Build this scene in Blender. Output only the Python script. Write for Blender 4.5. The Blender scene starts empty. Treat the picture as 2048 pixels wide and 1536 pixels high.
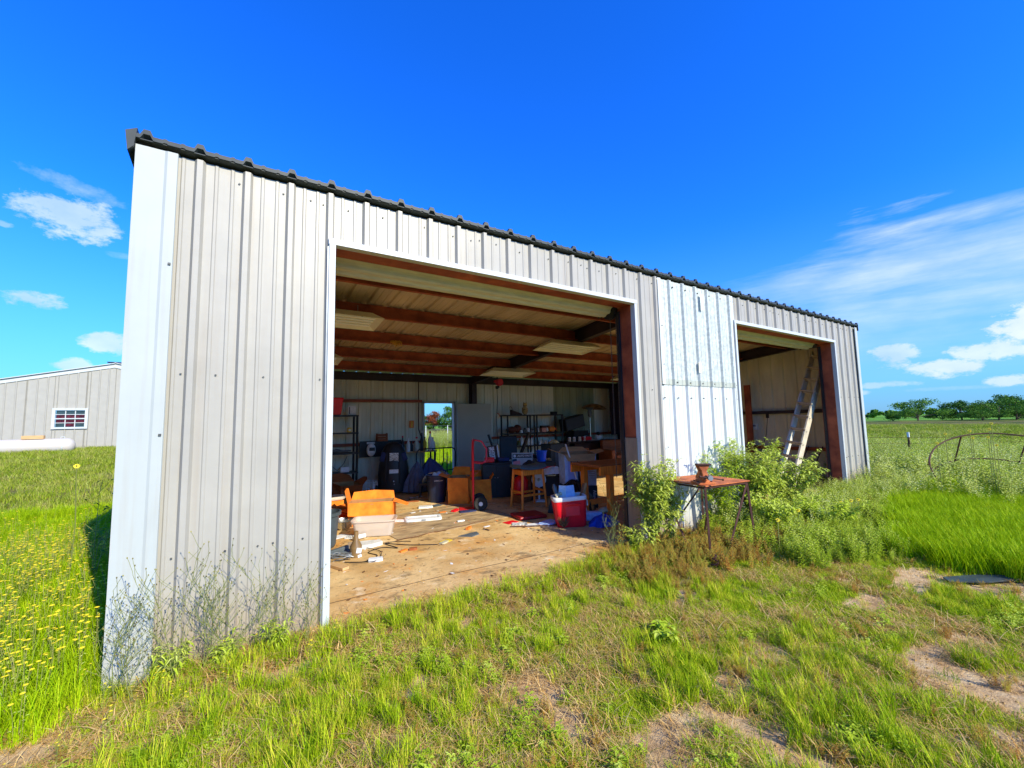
import bpy, math, random
import numpy as np
from mathutils import Vector, Matrix, Euler
random.seed(7); RNG = np.random.default_rng(11)
S = bpy.context.scene; COL = S.collection

# ------------------------------------------------------------ camera
F_PX, PITCH, ROLL, YAW = 836.48, 0.0901, -0.0205, 1.0034
CAM = Vector((0.678, -3.796, 1.69))
Fv = Vector((math.cos(YAW)*math.cos(PITCH), math.sin(YAW)*math.cos(PITCH), math.sin(PITCH)))
Rv = Vector((math.sin(YAW), -math.cos(YAW), 0)); Uv = Rv.cross(Fv)
R2 = Rv*math.cos(ROLL)+Uv*math.sin(ROLL); U2 = -Rv*math.sin(ROLL)+Uv*math.cos(ROLL)
cd = bpy.data.cameras.new('camera'); cam = bpy.data.objects.new('camera', cd); COL.objects.link(cam)
cd.sensor_width = 36; cd.lens = F_PX/2048*36; cd.clip_start = .05; cd.clip_end = 9000
M = Matrix((R2, U2, -Fv)).transposed().to_4x4(); M.translation = CAM; cam.matrix_world = M
S.camera = cam
S.view_settings.view_transform = 'Standard'; S.view_settings.look = 'None'
S.view_settings.exposure = 1.0; S.view_settings.gamma = 1; S.view_settings.use_curve_mapping = False
S.render.film_transparent = False
S.cycles.max_bounces = 8; S.cycles.diffuse_bounces = 6; S.cycles.glossy_bounces = 3
S.cycles.transparent_max_bounces = 8; S.cycles.use_denoising = True
try: S.cycles.denoiser = 'OPENIMAGEDENOISE'
except Exception: pass

# ------------------------------------------------------------ sun and sky
SUN_DIR = Vector((-0.25, 1.0, -0.65)).normalized()
sl = bpy.data.lights.new('sun', 'SUN'); sun = bpy.data.objects.new('sun', sl); COL.objects.link(sun)
sl.energy = 3.35; sl.angle = math.radians(.5); sl.color = (1, .915, .70)
sun.rotation_euler = SUN_DIR.to_track_quat('-Z', 'Y').to_euler(); sun.location = (3, -8, 9)
W = bpy.data.worlds.new("World"); S.world = W; W.use_nodes = True
nt = W.node_tree; N = nt.nodes; LK = nt.links; N.clear()
def nd(t, **k):
    n = N.new(t)
    for a, b in k.items(): setattr(n, a, b)
    return n
def mth(op, a, b=None, c=None, clamp=False):
    n = nd('ShaderNodeMath', operation=op, use_clamp=clamp)
    for i, v in enumerate((a, b, c)):
        if v is None: continue
        if isinstance(v, (int, float)): n.inputs[i].default_value = v
        else: LK.new(v, n.inputs[i])
    return n.outputs[0]
sky = nd('ShaderNodeTexSky', sky_type='NISHITA', sun_disc=False)
sky.sun_elevation = math.asin(-SUN_DIR.z); sky.sun_rotation = math.atan2(-SUN_DIR.x, -SUN_DIR.y)
sky.air_density = 1.0; sky.dust_density = .3; sky.ozone_density = 2.5
hsv = nd('ShaderNodeHueSaturation'); hsv.inputs['Saturation'].default_value = 1.32; hsv.inputs['Hue'].default_value = .505
LK.new(sky.outputs[0], hsv.inputs['Color'])
tc = nd('ShaderNodeTexCoord'); sx = nd('ShaderNodeSeparateXYZ'); LK.new(tc.outputs['Generated'], sx.inputs[0])
az = mth('ARCTAN2', sx.outputs[0], sx.outputs[1]); el = mth('ARCSINE', sx.outputs[2])
cv = nd('ShaderNodeCombineXYZ'); LK.new(az, cv.inputs[0]); LK.new(el, cv.inputs[1])
def noise(scale, det, rough, stretch=(1, 1, 1), rot=0.0, off=0.0):
    mp = nd('ShaderNodeMapping'); mp.inputs['Scale'].default_value = stretch
    mp.inputs['Rotation'].default_value = (0, 0, rot); mp.inputs['Location'].default_value = (off, off*.7, 0)
    LK.new(cv.outputs[0], mp.inputs[0])
    n = nd('ShaderNodeTexNoise'); n.inputs['Scale'].default_value = scale
    n.inputs['Detail'].default_value = det; n.inputs['Roughness'].default_value = rough
    LK.new(mp.outputs[0], n.inputs['Vector']); return n.outputs['Fac']
fine = noise(24, 10, .68, (1, 1.7, 1)); big = noise(6, 6, .55, (1, 1.5, 1), 0, 3.1)
blob = mth('ADD', mth('MULTIPLY', mth('SUBTRACT', fine, .5), 4.4), mth('MULTIPLY', mth('SUBTRACT', big, .5), 2.0))
def cloud(a0, e0, wa, we, strength=1.0, soft=.36, tilt=0.0):
    da = mth('SUBTRACT', az, a0); de = mth('SUBTRACT', el, e0)
    de = mth('ADD', de, mth('MULTIPLY', da, tilt))
    q = mth('ADD', mth('POWER', mth('ABSOLUTE', mth('DIVIDE', da, wa)), 2.0), mth('POWER', mth('ABSOLUTE', mth('DIVIDE', de, we)), 2.0))
    v = mth('ADD', mth('SUBTRACT', 1.0, q), blob)
    return mth('MULTIPLY', mth('DIVIDE', v, soft*2, clamp=True), strength)
CL = [(-.262,.345,.070,.034,.72),(-.258,.392,.058,.015,.42,.9,.12),(-.300,.207,.045,.015,.7),(-.203,.150,.036,.020,.8),
      (-.244,.108,.024,.012,.7),(-.335,.311,.014,.005,.35),(-.20,.30,.02,.006,.25,.9),
      (1.465,.128,.045,.036,1),(1.425,.094,.055,.018,.85),(1.312,.104,.036,.026,.8),(1.372,.074,.052,.018,.9),(1.30,.053,.05,.007,.55),
      (1.44,.048,.03,.010,.8),(1.255,.040,.02,.005,.5),(1.42,.229,.028,.010,.6,.9),(1.38,.040,.09,.004,.35,.9),(1.56,.10,.06,.04,.9),
      (1.66,.06,.05,.02,.8),(-.5,.2,.05,.02,.7),(-.62,.33,.07,.03,.6),(.2,.09,.05,.015,.6),(2.1,.13,.09,.03,.8),(2.6,.2,.1,.03,.7),(3.0,.1,.08,.03,.8),(-1.2,.14,.1,.03,.8),(-1.9,.2,.1,.04,.8),(-2.6,.12,.1,.03,.8)]
acc = None
for c in CL:
    v = cloud(*c); acc = v if acc is None else mth('MAXIMUM', acc, v)
# high thin cirrus veil: below a rising edge, streaked
streak = noise(3.0, 9, .62, (1.2, 8, 1), .22, 1.3); veil = noise(2.2, 5, .5, (1, 1.5, 1), .2, 5.2)
edge = mth('ADD', .262, mth('MULTIPLY', mth('SUBTRACT', az, 1.0), .30))
edge = mth('MINIMUM', edge, .345)
below = mth('DIVIDE', mth('ADD', mth('SUBTRACT', edge, el), mth('MULTIPLY', mth('SUBTRACT', streak, .5), .14)), .045, clamp=True)
low = mth('DIVIDE', mth('SUBTRACT', el, .05), .16, clamp=True)
lft = mth('DIVIDE', mth('SUBTRACT', az, .98), .25, clamp=True); rgt = mth('DIVIDE', mth('SUBTRACT', 2.1, az), .4, clamp=True)
cir = mth('MULTIPLY', mth('MULTIPLY', below, low), mth('MULTIPLY', lft, rgt))
cir = mth('MULTIPLY', cir, mth('ADD', mth('MULTIPLY', mth('MULTIPLY', mth('SUBTRACT', streak, .34), 2.3, clamp=True), .62), mth('MULTIPLY', veil, .42)))
cir = mth('MULTIPLY', cir, .95, clamp=True)
tot = mth('MAXIMUM', acc, cir, clamp=True)
shade = mth('MULTIPLY', mth('MULTIPLY', mth('SUBTRACT', big, .30), 2.2, clamp=True), 1.0, clamp=True)
cc = nd('ShaderNodeMixRGB'); cc.inputs[1].default_value = (1.9, 2.8, 4.0, 1); cc.inputs[2].default_value = (4.2, 4.5, 4.8, 1)
LK.new(shade, cc.inputs[0])
# hazier, paler blue towards the horizon
hz = mth('MULTIPLY', mth('POWER', mth('SUBTRACT', 1.0, mth('DIVIDE', mth('MAXIMUM', el, 0.0), .42, clamp=True)), 1.6), .85)
mh = nd('ShaderNodeMixRGB'); mh.inputs[2].default_value = (.90, 1.78, 3.2, 1); LK.new(hz, mh.inputs[0])
tn = nd('ShaderNodeMixRGB', blend_type='MULTIPLY'); tn.inputs[0].default_value = 1; tn.inputs[2].default_value = (.20, .76, 1.55, 1); LK.new(hsv.outputs[0], tn.inputs[1]); LK.new(tn.outputs[0], mh.inputs[1])
mx = nd('ShaderNodeMixRGB'); LK.new(tot, mx.inputs[0]); LK.new(mh.outputs[0], mx.inputs[1]); LK.new(cc.outputs[0], mx.inputs[2])
bg = nd('ShaderNodeBackground'); bg.inputs['Strength'].default_value = .13; LK.new(mx.outputs[0], bg.inputs[0])
wo = nd('ShaderNodeOutputWorld'); LK.new(bg.outputs[0], wo.inputs[0])

# ------------------------------------------------------------ materials
MATS = {}
def mat(name, col, rough=.6, metal=0.0, var=.12, vs=6.0, bump=0.0, bs=60.0, col2=None, c2=.5, stretch=(1,1,1), spec=.4, trans=0.0, det=6):
    if name in MATS: return MATS[name]
    m = bpy.data.materials.new(name); m.use_nodes = True; t = m.node_tree; p = t.nodes['Principled BSDF']
    p.inputs['Roughness'].default_value = rough; p.inputs['Metallic'].default_value = metal
    p.inputs['Specular IOR Level'].default_value = spec
    if trans: p.inputs['Transmission Weight'].default_value = trans
    tcn = t.nodes.new('ShaderNodeTexCoord'); mp = t.nodes.new('ShaderNodeMapping'); mp.inputs['Scale'].default_value = stretch
    t.links.new(tcn.outputs['Object'], mp.inputs[0])
    n = t.nodes.new('ShaderNodeTexNoise'); n.inputs['Scale'].default_value = vs; n.inputs['Detail'].default_value = det
    n.inputs['Roughness'].default_value = .6; t.links.new(mp.outputs[0], n.inputs['Vector'])
    r = t.nodes.new('ShaderNodeValToRGB'); e = r.color_ramp.elements
    a = [max(0, x*(1-var)) for x in col]; b = [min(1, x*(1+var)) for x in (col2 or col)]
    e[0].position = c2-.18; e[1].position = c2+.18; e[0].color = (*a, 1); e[1].color = (*b, 1)
    t.links.new(n.outputs['Fac'], r.inputs[0]); t.links.new(r.outputs[0], p.inputs['Base Color'])
    if bump:
        n2 = t.nodes.new('ShaderNodeTexNoise'); n2.inputs['Scale'].default_value = bs; n2.inputs['Detail'].default_value = 5
        t.links.new(mp.outputs[0], n2.inputs['Vector'])
        bn = t.nodes.new('ShaderNodeBump'); bn.inputs['Strength'].default_value = bump; bn.inputs['Distance'].default_value = .01
        t.links.new(n2.outputs['Fac'], bn.inputs['Height']); t.links.new(bn.outputs[0], p.inputs['Normal'])
    MATS[name] = m; return m
def leafmat(name, cols, rough=.55, tr=.25, vcol=False):
    """foliage: colour varies per instance / per face clump, a little light comes through"""
    m = bpy.data.materials.new(name); m.use_nodes = True; t = m.node_tree; t.nodes.clear()
    o = t.nodes.new('ShaderNodeOutputMaterial'); p = t.nodes.new('ShaderNodeBsdfPrincipled'); p.inputs['Roughness'].default_value = rough
    p.inputs['Specular IOR Level'].default_value = .08
    tl = t.nodes.new('ShaderNodeBsdfTranslucent'); ms = t.nodes.new('ShaderNodeMixShader'); ms.inputs[0].default_value = tr
    at = t.nodes.new('ShaderNodeAttribute'); at.attribute_name = 'tone'
    oi = t.nodes.new('ShaderNodeObjectInfo')
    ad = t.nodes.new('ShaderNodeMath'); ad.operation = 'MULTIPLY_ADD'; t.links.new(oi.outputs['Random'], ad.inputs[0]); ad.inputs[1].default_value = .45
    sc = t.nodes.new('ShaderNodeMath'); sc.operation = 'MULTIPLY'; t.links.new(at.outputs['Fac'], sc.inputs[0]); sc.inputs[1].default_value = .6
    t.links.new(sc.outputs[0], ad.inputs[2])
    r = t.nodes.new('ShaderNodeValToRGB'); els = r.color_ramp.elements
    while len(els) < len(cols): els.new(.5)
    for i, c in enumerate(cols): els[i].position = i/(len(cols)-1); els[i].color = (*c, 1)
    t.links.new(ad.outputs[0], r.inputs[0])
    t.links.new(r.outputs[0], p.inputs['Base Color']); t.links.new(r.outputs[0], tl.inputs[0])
    t.links.new(p.outputs[0], ms.inputs[1]); t.links.new(tl.outputs[0], ms.inputs[2]); t.links.new(ms.outputs[0], o.inputs[0])
    MATS[name] = m; return m
def dirty(m, dirt=(.30,.20,.10), z0=.05, z1=.60, amt=.9):
    """splashed soil with a ragged edge at the foot of a wall sheet, faint run marks above"""
    t = m.node_tree; p = t.nodes['Principled BSDF']; src = p.inputs['Base Color'].links[0].from_socket
    g = t.nodes.new('ShaderNodeNewGeometry'); s = t.nodes.new('ShaderNodeSeparateXYZ'); t.links.new(g.outputs['Position'], s.inputs[0])
    mr = t.nodes.new('ShaderNodeMapRange'); mr.inputs[1].default_value = z1; mr.inputs[2].default_value = z0; t.links.new(s.outputs[2], mr.inputs[0])
    n = t.nodes.new('ShaderNodeTexNoise'); n.inputs['Scale'].default_value = 9; n.inputs['Detail'].default_value = 8; n.inputs['Roughness'].default_value = .7
    t.links.new(g.outputs['Position'], n.inputs['Vector'])
    a = t.nodes.new('ShaderNodeMath'); a.operation = 'MULTIPLY'; t.links.new(mr.outputs[0], a.inputs[0]); t.links.new(n.outputs['Fac'], a.inputs[1])
    b = t.nodes.new('ShaderNodeMath'); b.operation = 'MULTIPLY'; b.use_clamp = True; t.links.new(a.outputs[0], b.inputs[0]); b.inputs[1].default_value = amt*1.6
    mp = t.nodes.new('ShaderNodeMapping'); mp.inputs['Scale'].default_value = (14, 14, .5); t.links.new(g.outputs['Position'], mp.inputs[0])
    n3 = t.nodes.new('ShaderNodeTexNoise'); n3.inputs['Scale'].default_value = 1.5; n3.inputs['Detail'].default_value = 7; t.links.new(mp.outputs[0], n3.inputs['Vector'])
    c = t.nodes.new('ShaderNodeMapRange'); c.inputs[1].default_value = .52; c.inputs[2].default_value = .8; c.inputs[4].default_value = .24; t.links.new(n3.outputs['Fac'], c.inputs[0])
    mxx = t.nodes.new('ShaderNodeMath'); mxx.operation = 'MAXIMUM'; t.links.new(b.outputs[0], mxx.inputs[0]); t.links.new(c.outputs[0], mxx.inputs[1])
    mix = t.nodes.new('ShaderNodeMixRGB'); mix.inputs[2].default_value = (*dirt, 1)
    t.links.new(mxx.outputs[0], mix.inputs[0]); t.links.new(src, mix.inputs[1]); t.links.new(mix.outputs[0], p.inputs['Base Color'])
    return m
STONE = dirty(mat('stone_painted_steel', (.37,.35,.295), .42, 0, .07, 2.2, .35, 1.6, spec=.5))
INNER = mat('bare_backside_steel', (.68,.65,.50), .5, .1, .14, 3, .05, 60, stretch=(1,1,.3))
INNERW = mat('white_backside_steel', (.70,.71,.62), .45, .1, .10, 3, .05, 60, stretch=(1,1,.3))
CLEARP = mat('weathered_translucent_panel', (.34,.38,.26), .6, 0, .2, 2.5, stretch=(1,1,.3))
WHITE = mat('white_trim_paint', (.52,.55,.53), .4, 0, .03, 4, spec=.5)
WHITED = dirty(mat('white_corner_paint', (.43,.46,.43), .4, 0, .03, 4, spec=.5), amt=.35)
GALV = mat('galvanised_spangle', (.44,.48,.44), .5, .08, .10, 22, .03, 60, col2=(.54,.57,.52), det=3)
GALVW = dirty(mat('bright_zinc_sheet', (.58,.61,.58), .45, .04, .05, 10, .03, 60), amt=.7)
CREAM = mat('cream_flashing', (.44,.46,.38), .5, .1, .08, 5)
ROOFM = mat('roof_sheet', (.60,.50,.34), .5, .15, .16, 2.5, .05, 60, stretch=(1,.25,1))
ROOFE = mat('charcoal_roof_edge', (.035,.045,.045), .55, 0, .25, 9)
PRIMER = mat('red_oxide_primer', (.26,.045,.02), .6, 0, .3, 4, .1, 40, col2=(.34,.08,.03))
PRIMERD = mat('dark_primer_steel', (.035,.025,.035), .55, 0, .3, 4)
BLACK = mat('black_plastic', (.012,.014,.017), .45, 0, .3, 8)
BLACKM = mat('black_steel', (.02,.02,.024), .5, .3, .2, 8)
NAVY = mat('navy_cloth', (.02,.03,.10), .8, 0, .35, 9, .3, 30)
NAVYC = mat('navy_card', (.008,.03,.075), .6, 0, .2, 6)
RED = mat('red_plastic', (.78,.008,.02), .4, 0, .12, 6)
REDM = mat('red_enamel', (.60,.02,.03), .35, .1, .15, 8)
CARD = mat('cardboard', (.80,.185,.012), .85, 0, .12, 7, .15, 40, col2=(.88,.26,.02))
CARDI = mat('cardboard_inner', (.42,.22,.085), .9, 0, .15, 7)
CARDT = mat('tan_flap', (.42,.26,.11), .85, 0, .15, 7)
WOOD = mat('orange_pine', (.80,.18,.014), .5, 0, .2, 5, .05, 30, col2=(.85,.25,.025), stretch=(8,8,1))
WOODD = mat('brown_wood', (.30,.085,.02), .6, 0, .3, 4, .1, 30, stretch=(1,8,8))
WOODT = mat('weathered_tan_board', (.31,.22,.14), .75, 0, .18, 4, .1, 40, stretch=(6,6,1))
WOODP = mat('pale_pine', (.58,.36,.16), .7, 0, .15, 5, stretch=(1,7,7))
DARKWOOD = mat('dark_brown_panel', (.045,.018,.012), .6, 0, .3, 5)
GREYP = mat('grey_plastic', (.10,.12,.13), .5, 0, .2, 7, .1, 60)
WHITEP = mat('white_plastic', (.72,.74,.72), .45, 0, .06, 6)
PAPER = mat('paper', (.70,.72,.74), .8, 0, .12, 30)
PRINT = mat('printed_paper', (.45,.42,.45), .7, 0, .9, 45, col2=(.5,.55,.62))
STEEL = mat('polished_steel', (.55,.56,.55), .25, .9, .1, 6)
RUBBER = mat('tyre_rubber', (.02,.02,.018), .8, 0, .3, 20, .2, 90)
RUST = mat('rust', (.34,.085,.026), .85, .05, .3, 7, .35, 60, col2=(.50,.15,.045))
RUSTD = mat('dark_rusted_steel', (.085,.035,.025), .8, .2, .35, 7, .2, 60)
DOORG = mat('grey_primed_door', (.42,.44,.40), .5, 0, .05, 3)
FRAMEG = mat('grey_door_frame', (.42,.43,.40), .5, 0, .08, 5)
BLUEP = mat('bright_blue_plastic', (.01,.12,.75), .4, 0, .1, 6)
BLUEC = mat('pale_blue_print', (.36,.52,.82), .6, 0, .12, 14, col2=(.46,.62,.88))
SLATE = mat('slate_cushion', (.08,.13,.14), .6, 0, .2, 6, .1, 40)
YEL = mat('yellow_plastic', (.75,.52,.03), .5, 0, .1, 6)
ORANGE = mat('orange_plastic', (.75,.22,.03), .5, 0, .15, 6)
BEIGE = mat('beige_foam', (.50,.46,.30), .7, 0, .15, 8)
GREY = mat('grey_metal', (.28,.30,.31), .45, .4, .15, 7)
LAMPM = mat('cream_enamel', (.80,.80,.62), .4, 0, .06, 5)
TUBEM = mat('unlit_glass_tube', (.88,.92,.88), .2, 0, .03, 5, spec=.7)
CREAMD = mat('cream_curtain_slats', (.62,.59,.42), .5, 0, .12, 5, stretch=(1,5,5))
FUNNEL = mat('wasp_paper', (.6,.35,.05), .9, 0, .3, 30)
NBR = mat('dove_grey_steel', (.37,.355,.30), .5, 0, .05, 4)
TANKM = mat('chalky_white_tank', (.58,.56,.52), .5, 0, .12, 4, col2=(.50,.44,.36))
GLASSD = mat('dark_window_glass', (.03,.05,.055), .12, 0, .3, 5, spec=.8)
CURT = mat('crimson_curtain', (.075,.008,.015), .25, 0, .9, 9)
def clearmat():
    m = bpy.data.materials.new('milky_clear_plastic'); m.use_nodes = True; t = m.node_tree; p = t.nodes['Principled BSDF']
    p.inputs['Base Color'].default_value = (.72,.62,.52,1); p.inputs['Roughness'].default_value = .35; p.inputs['Alpha'].default_value = .62
    return m
CLEAR = clearmat()

# ------------------------------------------------------------ builders
class MB:
    def __init__(s): s.v = []; s.f = []; s.m = []; s.T = Matrix(); s.mi = 0
    def add(s, vs, fs):
        o = len(s.v); T = s.T
        s.v += [tuple(T @ Vector(p)) for p in vs]; s.f += [tuple(i+o for i in q) for q in fs]; s.m += [s.mi]*len(fs); return s
    def box(s, c, d, rot=(0,0,0), taper=1.0):
        R = Euler(rot).to_matrix(); x, y, z = [k/2 for k in d]; c = Vector(c)
        vs = [c+R@Vector((sx*x*(taper if sz < 0 else 1), sy*y*(taper if sz < 0 else 1), sz*z)) for sz in (-1,1) for sy in (-1,1) for sx in (-1,1)]
        return s.add(vs, [(0,2,3,1),(4,5,7,6),(0,1,5,4),(2,6,7,3),(0,4,6,2),(1,3,7,5)])
    def tube(s, pts, r, n=6, cap=True):
        pts = [Vector(p) for p in pts]; rs = r if isinstance(r, (list, tuple)) else [r]*len(pts); vs = []; fs = []
        up = None
        for i, p in enumerate(pts):
            d = (pts[min(i+1, len(pts)-1)]-pts[max(i-1, 0)]).normalized()
            if up is None: up = d.orthogonal().normalized()
            up = (up-d*up.dot(d)); up = up.normalized() if up.length > 1e-6 else d.orthogonal().normalized()
            w = d.cross(up)
            for k in range(n):
                a = 2*math.pi*k/n+math.pi/4; vs.append(p+(up*math.cos(a)+w*math.sin(a))*rs[i])
        for i in range(len(pts)-1):
            for k in range(n):
                k2 = (k+1) % n; fs.append((i*n+k, i*n+k2, (i+1)*n+k2, (i+1)*n+k))
        if cap: fs += [tuple(range(n))[::-1], tuple((len(pts)-1)*n+k for k in range(n))]
        return s.add(vs, fs)
    def lathe(s, prof, c=(0,0,0), n=20, axis='z', sq=1.0):
        vs = []; fs = []; L = len(prof)
        for r, z in prof:
            for k in range(n):
                a = 2*math.pi*k/n; x, y = r*math.cos(a), r*math.sin(a)*sq
                p = (x, y, z) if axis == 'z' else ((z, x, y) if axis == 'x' else (x, z, y))
                vs.append((p[0]+c[0], p[1]+c[1], p[2]+c[2]))
        for i in range(L-1):
            for k in range(n):
                k2 = (k+1) % n; fs.append((i*n+k, i*n+k2, (i+1)*n+k2, (i+1)*n+k))
        if prof[0][0] > 1e-4: fs.append(tuple(range(n))[::-1])
        if prof[-1][0] > 1e-4: fs.append(tuple((L-1)*n+k for k in range(n)))
        return s.add(vs, fs)
    def sheet(s, pts, th=.003):
        """a thin plate from a polygon (3D, planar), given thickness"""
        pts = [Vector(p) for p in pts]; k = len(pts); n = sum(((pts[i]-pts[0]).cross(pts[(i+1) % k]-pts[0]) for i in range(1, k-1)), Vector()).normalized()*th
        fs = [tuple(range(k))[::-1], tuple(range(k, 2*k))]+[(i, (i+1) % k, (i+1) % k+k, i+k) for i in range(k)]
        return s.add([*pts, *[p+n for p in pts]], fs)
    def ball(s, c, r, n=10, sc=(1,1,1)):
        pr = [(max(1e-5, r*math.sin(math.pi*i/(n//2+1))), -r*math.cos(math.pi*i/(n//2+1))) for i in range(n//2+2)]
        vs = []; fs = []; L = len(pr)
        for a, z in pr:
            for k in range(n):
                t = 2*math.pi*k/n; vs.append((c[0]+a*math.cos(t)*sc[0], c[1]+a*math.sin(t)*sc[1], c[2]+z*sc[2]))
        for i in range(L-1):
            for k in range(n): fs.append((i*n+k, i*n+(k+1) % n, (i+1)*n+(k+1) % n, (i+1)*n+k))
        return s.add(vs, fs)
    def build(s, name, m, parent=None, smooth=False, bev=0, kind=None, label=None):
        me = bpy.data.meshes.new(name); me.from_pydata(s.v, [], s.f)
        for k in (m if isinstance(m, (list, tuple)) else [m]): me.materials.append(k)
        if isinstance(m, (list, tuple)): me.polygons.foreach_set('material_index', s.m)
        if smooth:
            me.polygons.foreach_set('use_smooth', [True]*len(me.polygons))
            try: me.set_sharp_from_angle(angle=.7)
            except Exception: pass
        me.update(); o = bpy.data.objects.new(name, me); COL.objects.link(o)
        if parent: o.parent = parent
        if bev:
            b = o.modifiers.new('edge', 'BEVEL'); b.width = bev; b.segments = 2; b.limit_method = 'ANGLE'
        if kind: o['kind'] = kind
        if label: o['label'] = label
        return o
def thing(name, label, cat, loc=(0,0,0), rz=0.0, group=None, rot=None):
    o = bpy.data.objects.new(name, None); COL.objects.link(o); o.location = loc; o.rotation_euler = rot or (0,0,rz)
    o.empty_display_size = .1; o['label'] = label; o['category'] = cat
    if group: o['group'] = group
    return o
def tag(o, label=None, cat=None, group=None, kind=None, loc=None, rot=None):
    for k, v in (('label', label), ('category', cat), ('group', group), ('kind', kind)):
        if v: o[k] = v
    if loc is not None: o.location = loc
    if rot is not None: o.rotation_euler = rot
    return o
def box(name, m, parent, c, d, rot=(0,0,0), bev=.003, label=None, taper=1.0):
    return MB().box(c, d, rot, taper).build(name, m, parent, bev=bev, label=label)
def solo(name, label, cat, m, mb, loc=(0,0,0), rz=0.0, smooth=False, bev=0, group=None, rot=None):
    o = mb.build(name, m, None, smooth, bev); o.location = loc; o.rotation_euler = rot or (0,0,rz)
    return tag(o, label, cat, group)
def text(s, parent, loc, rot, size, m, ext=.001, name='lettering', align='CENTER', shear=0.0, bold=0.0):
    c = bpy.data.curves.new(name, 'FONT'); c.body = s; c.size = size; c.extrude = ext; c.align_x = align; c.align_y = 'CENTER'; c.shear = shear; c.offset = bold
    tmp = bpy.data.objects.new(name, c); COL.objects.link(tmp); bpy.context.view_layer.update(); me = bpy.data.meshes.new_from_object(tmp.evaluated_get(bpy.context.evaluated_depsgraph_get())); me.name = name
    bpy.data.objects.remove(tmp); me.materials.clear(); me.materials.append(m); o = bpy.data.objects.new(name, me); COL.objects.link(o); o.parent = parent; o.location = loc; o.rotation_euler = rot
    return o
def copy_tree(o, parent=None):
    c = o.copy(); COL.objects.link(c); c.parent = parent
    for ch in list(o.children): copy_tree(ch, c)
    return c
def noise2(x, y, s, seed=0):
    """smooth value noise 0..1 on arrays"""
    x = np.asarray(x, float)/s+seed*17.3; y = np.asarray(y, float)/s+seed*9.1
    xi = np.floor(x).astype(np.int64); yi = np.floor(y).astype(np.int64); fx = x-xi; fy = y-yi
    fx = fx*fx*(3-2*fx); fy = fy*fy*(3-2*fy)
    def h(a, b):
        n = (a*374761393+b*668265263+seed*1442695) & 0x7fffffff; n = ((n ^ (n >> 13))*1274126177) & 0x7fffffff
        return ((n ^ (n >> 16)) & 0xffff)/65535.
    return (h(xi,yi)*(1-fx)+h(xi+1,yi)*fx)*(1-fy)+(h(xi,yi+1)*(1-fx)+h(xi+1,yi+1)*fx)*fy
def fbm(x, y, s, seed=0): return noise2(x,y,s,seed)*.5+noise2(x,y,s/2.1,seed+1)*.3+noise2(x,y,s/4.3,seed+2)*.2
def ss(a, b, x):
    t = np.clip((np.asarray(x, float)-a)/(b-a), 0, 1); return t*t*(3-2*t)
# ------------------------------------------------------------ ground
def hgt(x, y):
    x = np.asarray(x, float); y = np.asarray(y, float)
    h = .84*ss(5, 21, y)*(1-ss(-1.5, 7, x)) + .5*ss(30, 120, y)*(1-ss(0, 60, x))
    h = h + (fbm(x, y, 1.1, 3)-.5)*.07 + (noise2(x, y, .28, 8)-.5)*.022
    h = h + (fbm(x, y, 22, 5)-.5)*.5*ss(25, 90, np.hypot(x, y))
    inside = ss(-.35, .0, x)*(1-ss(12.5, 12.9, x))*ss(-.30, .02, y)*(1-ss(7.3, 7.8, y))
    return h*(1-inside) + .03*inside + .03*(1-inside)
SOIL = [(.98,-.42,.20,.14,2.0),(.42,-.26,.15,.09,1.8),(-.22,-.50,.2,.12,1.8),(3.75,-2.15,.50,.28,.75),(2.5,-2.2,.18,.12,.7),(1.6,-1.1,.22,.14,.5),
        (4.50,-3.08,.20,.34,2.2),(4.75,-2.75,.30,.12,1.5),(5.45,-2.2,.28,.12,.9),(6.4,-2.30,.60,.13,1.5),(6.85,-2.75,.40,.22,1.8),(4.3,-1.25,.45,.16,.6),(2.6,-.6,.35,.15,.55),(3.3,-1.35,.3,.2,.5),
        (-2.5,6.6,1.6,.22,.9),(-3.6,7.4,1.5,.25,.8),(2.4,.2,1.6,.22,.9),(4.2,.25,1.0,.22,.8)]
def bare(x, y):
    x = np.asarray(x, float); y = np.asarray(y, float); v = np.zeros_like(x)
    for a, b, ra, rb, s in SOIL:
        v = np.maximum(v, s*np.exp(-(((x-a)/ra)**2+((y-b)/rb)**2)))
    n = fbm(x, y, .45, 21); near = 1-ss(5.5, 8, x)
    v = v*(.55+.9*n) + .75*ss(.52, .68, n)*(.25+.75*ss(1.0, 2.4, x))*near*(1-ss(.2, 1.5, y))*ss(-1, .2, x)
    return np.clip(v, 0, 1)
def axis(parts):
    out = []
    for a, b, st in parts: out += list(np.arange(a, b-1e-6, st))
    return np.array(out+[parts[-1][1]])
def mirror(lo): return lo
gx = np.concatenate([-np.geomspace(4000, 30, 26), np.arange(-27, -4, 1.2), np.arange(-4, -1.2, .25), np.arange(-1.2, 9.5, .05), np.arange(9.5, 16, .3), np.arange(16, 40, 1.3), np.geomspace(42, 6000, 34)])
gy = np.concatenate([-np.geomspace(3000, 20, 18), np.arange(-18, -5, 1.2), np.arange(-5, 1.2, .05), np.arange(1.2, 10, .35), np.arange(10, 32, .9), np.geomspace(33, 6000, 40)])
X, Y = np.meshgrid(gx, gy); Z = hgt(X, Y); NX, NY = len(gx), len(gy)
vs = np.stack([X.ravel(), Y.ravel(), Z.ravel()], 1)
i = np.arange(NX-1); j = np.arange(NY-1); I, J = np.meshgrid(i, j); a = (J*NX+I).ravel()
fs = np.stack([a, a+1, a+1+NX, a+NX], 1)
gm = bpy.data.meshes.new('ground'); gm.vertices.add(len(vs)); gm.vertices.foreach_set('co', vs.ravel())
gm.loops.add(len(fs)*4); gm.loops.foreach_set('vertex_index', fs.ravel()); gm.polygons.add(len(fs))
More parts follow.
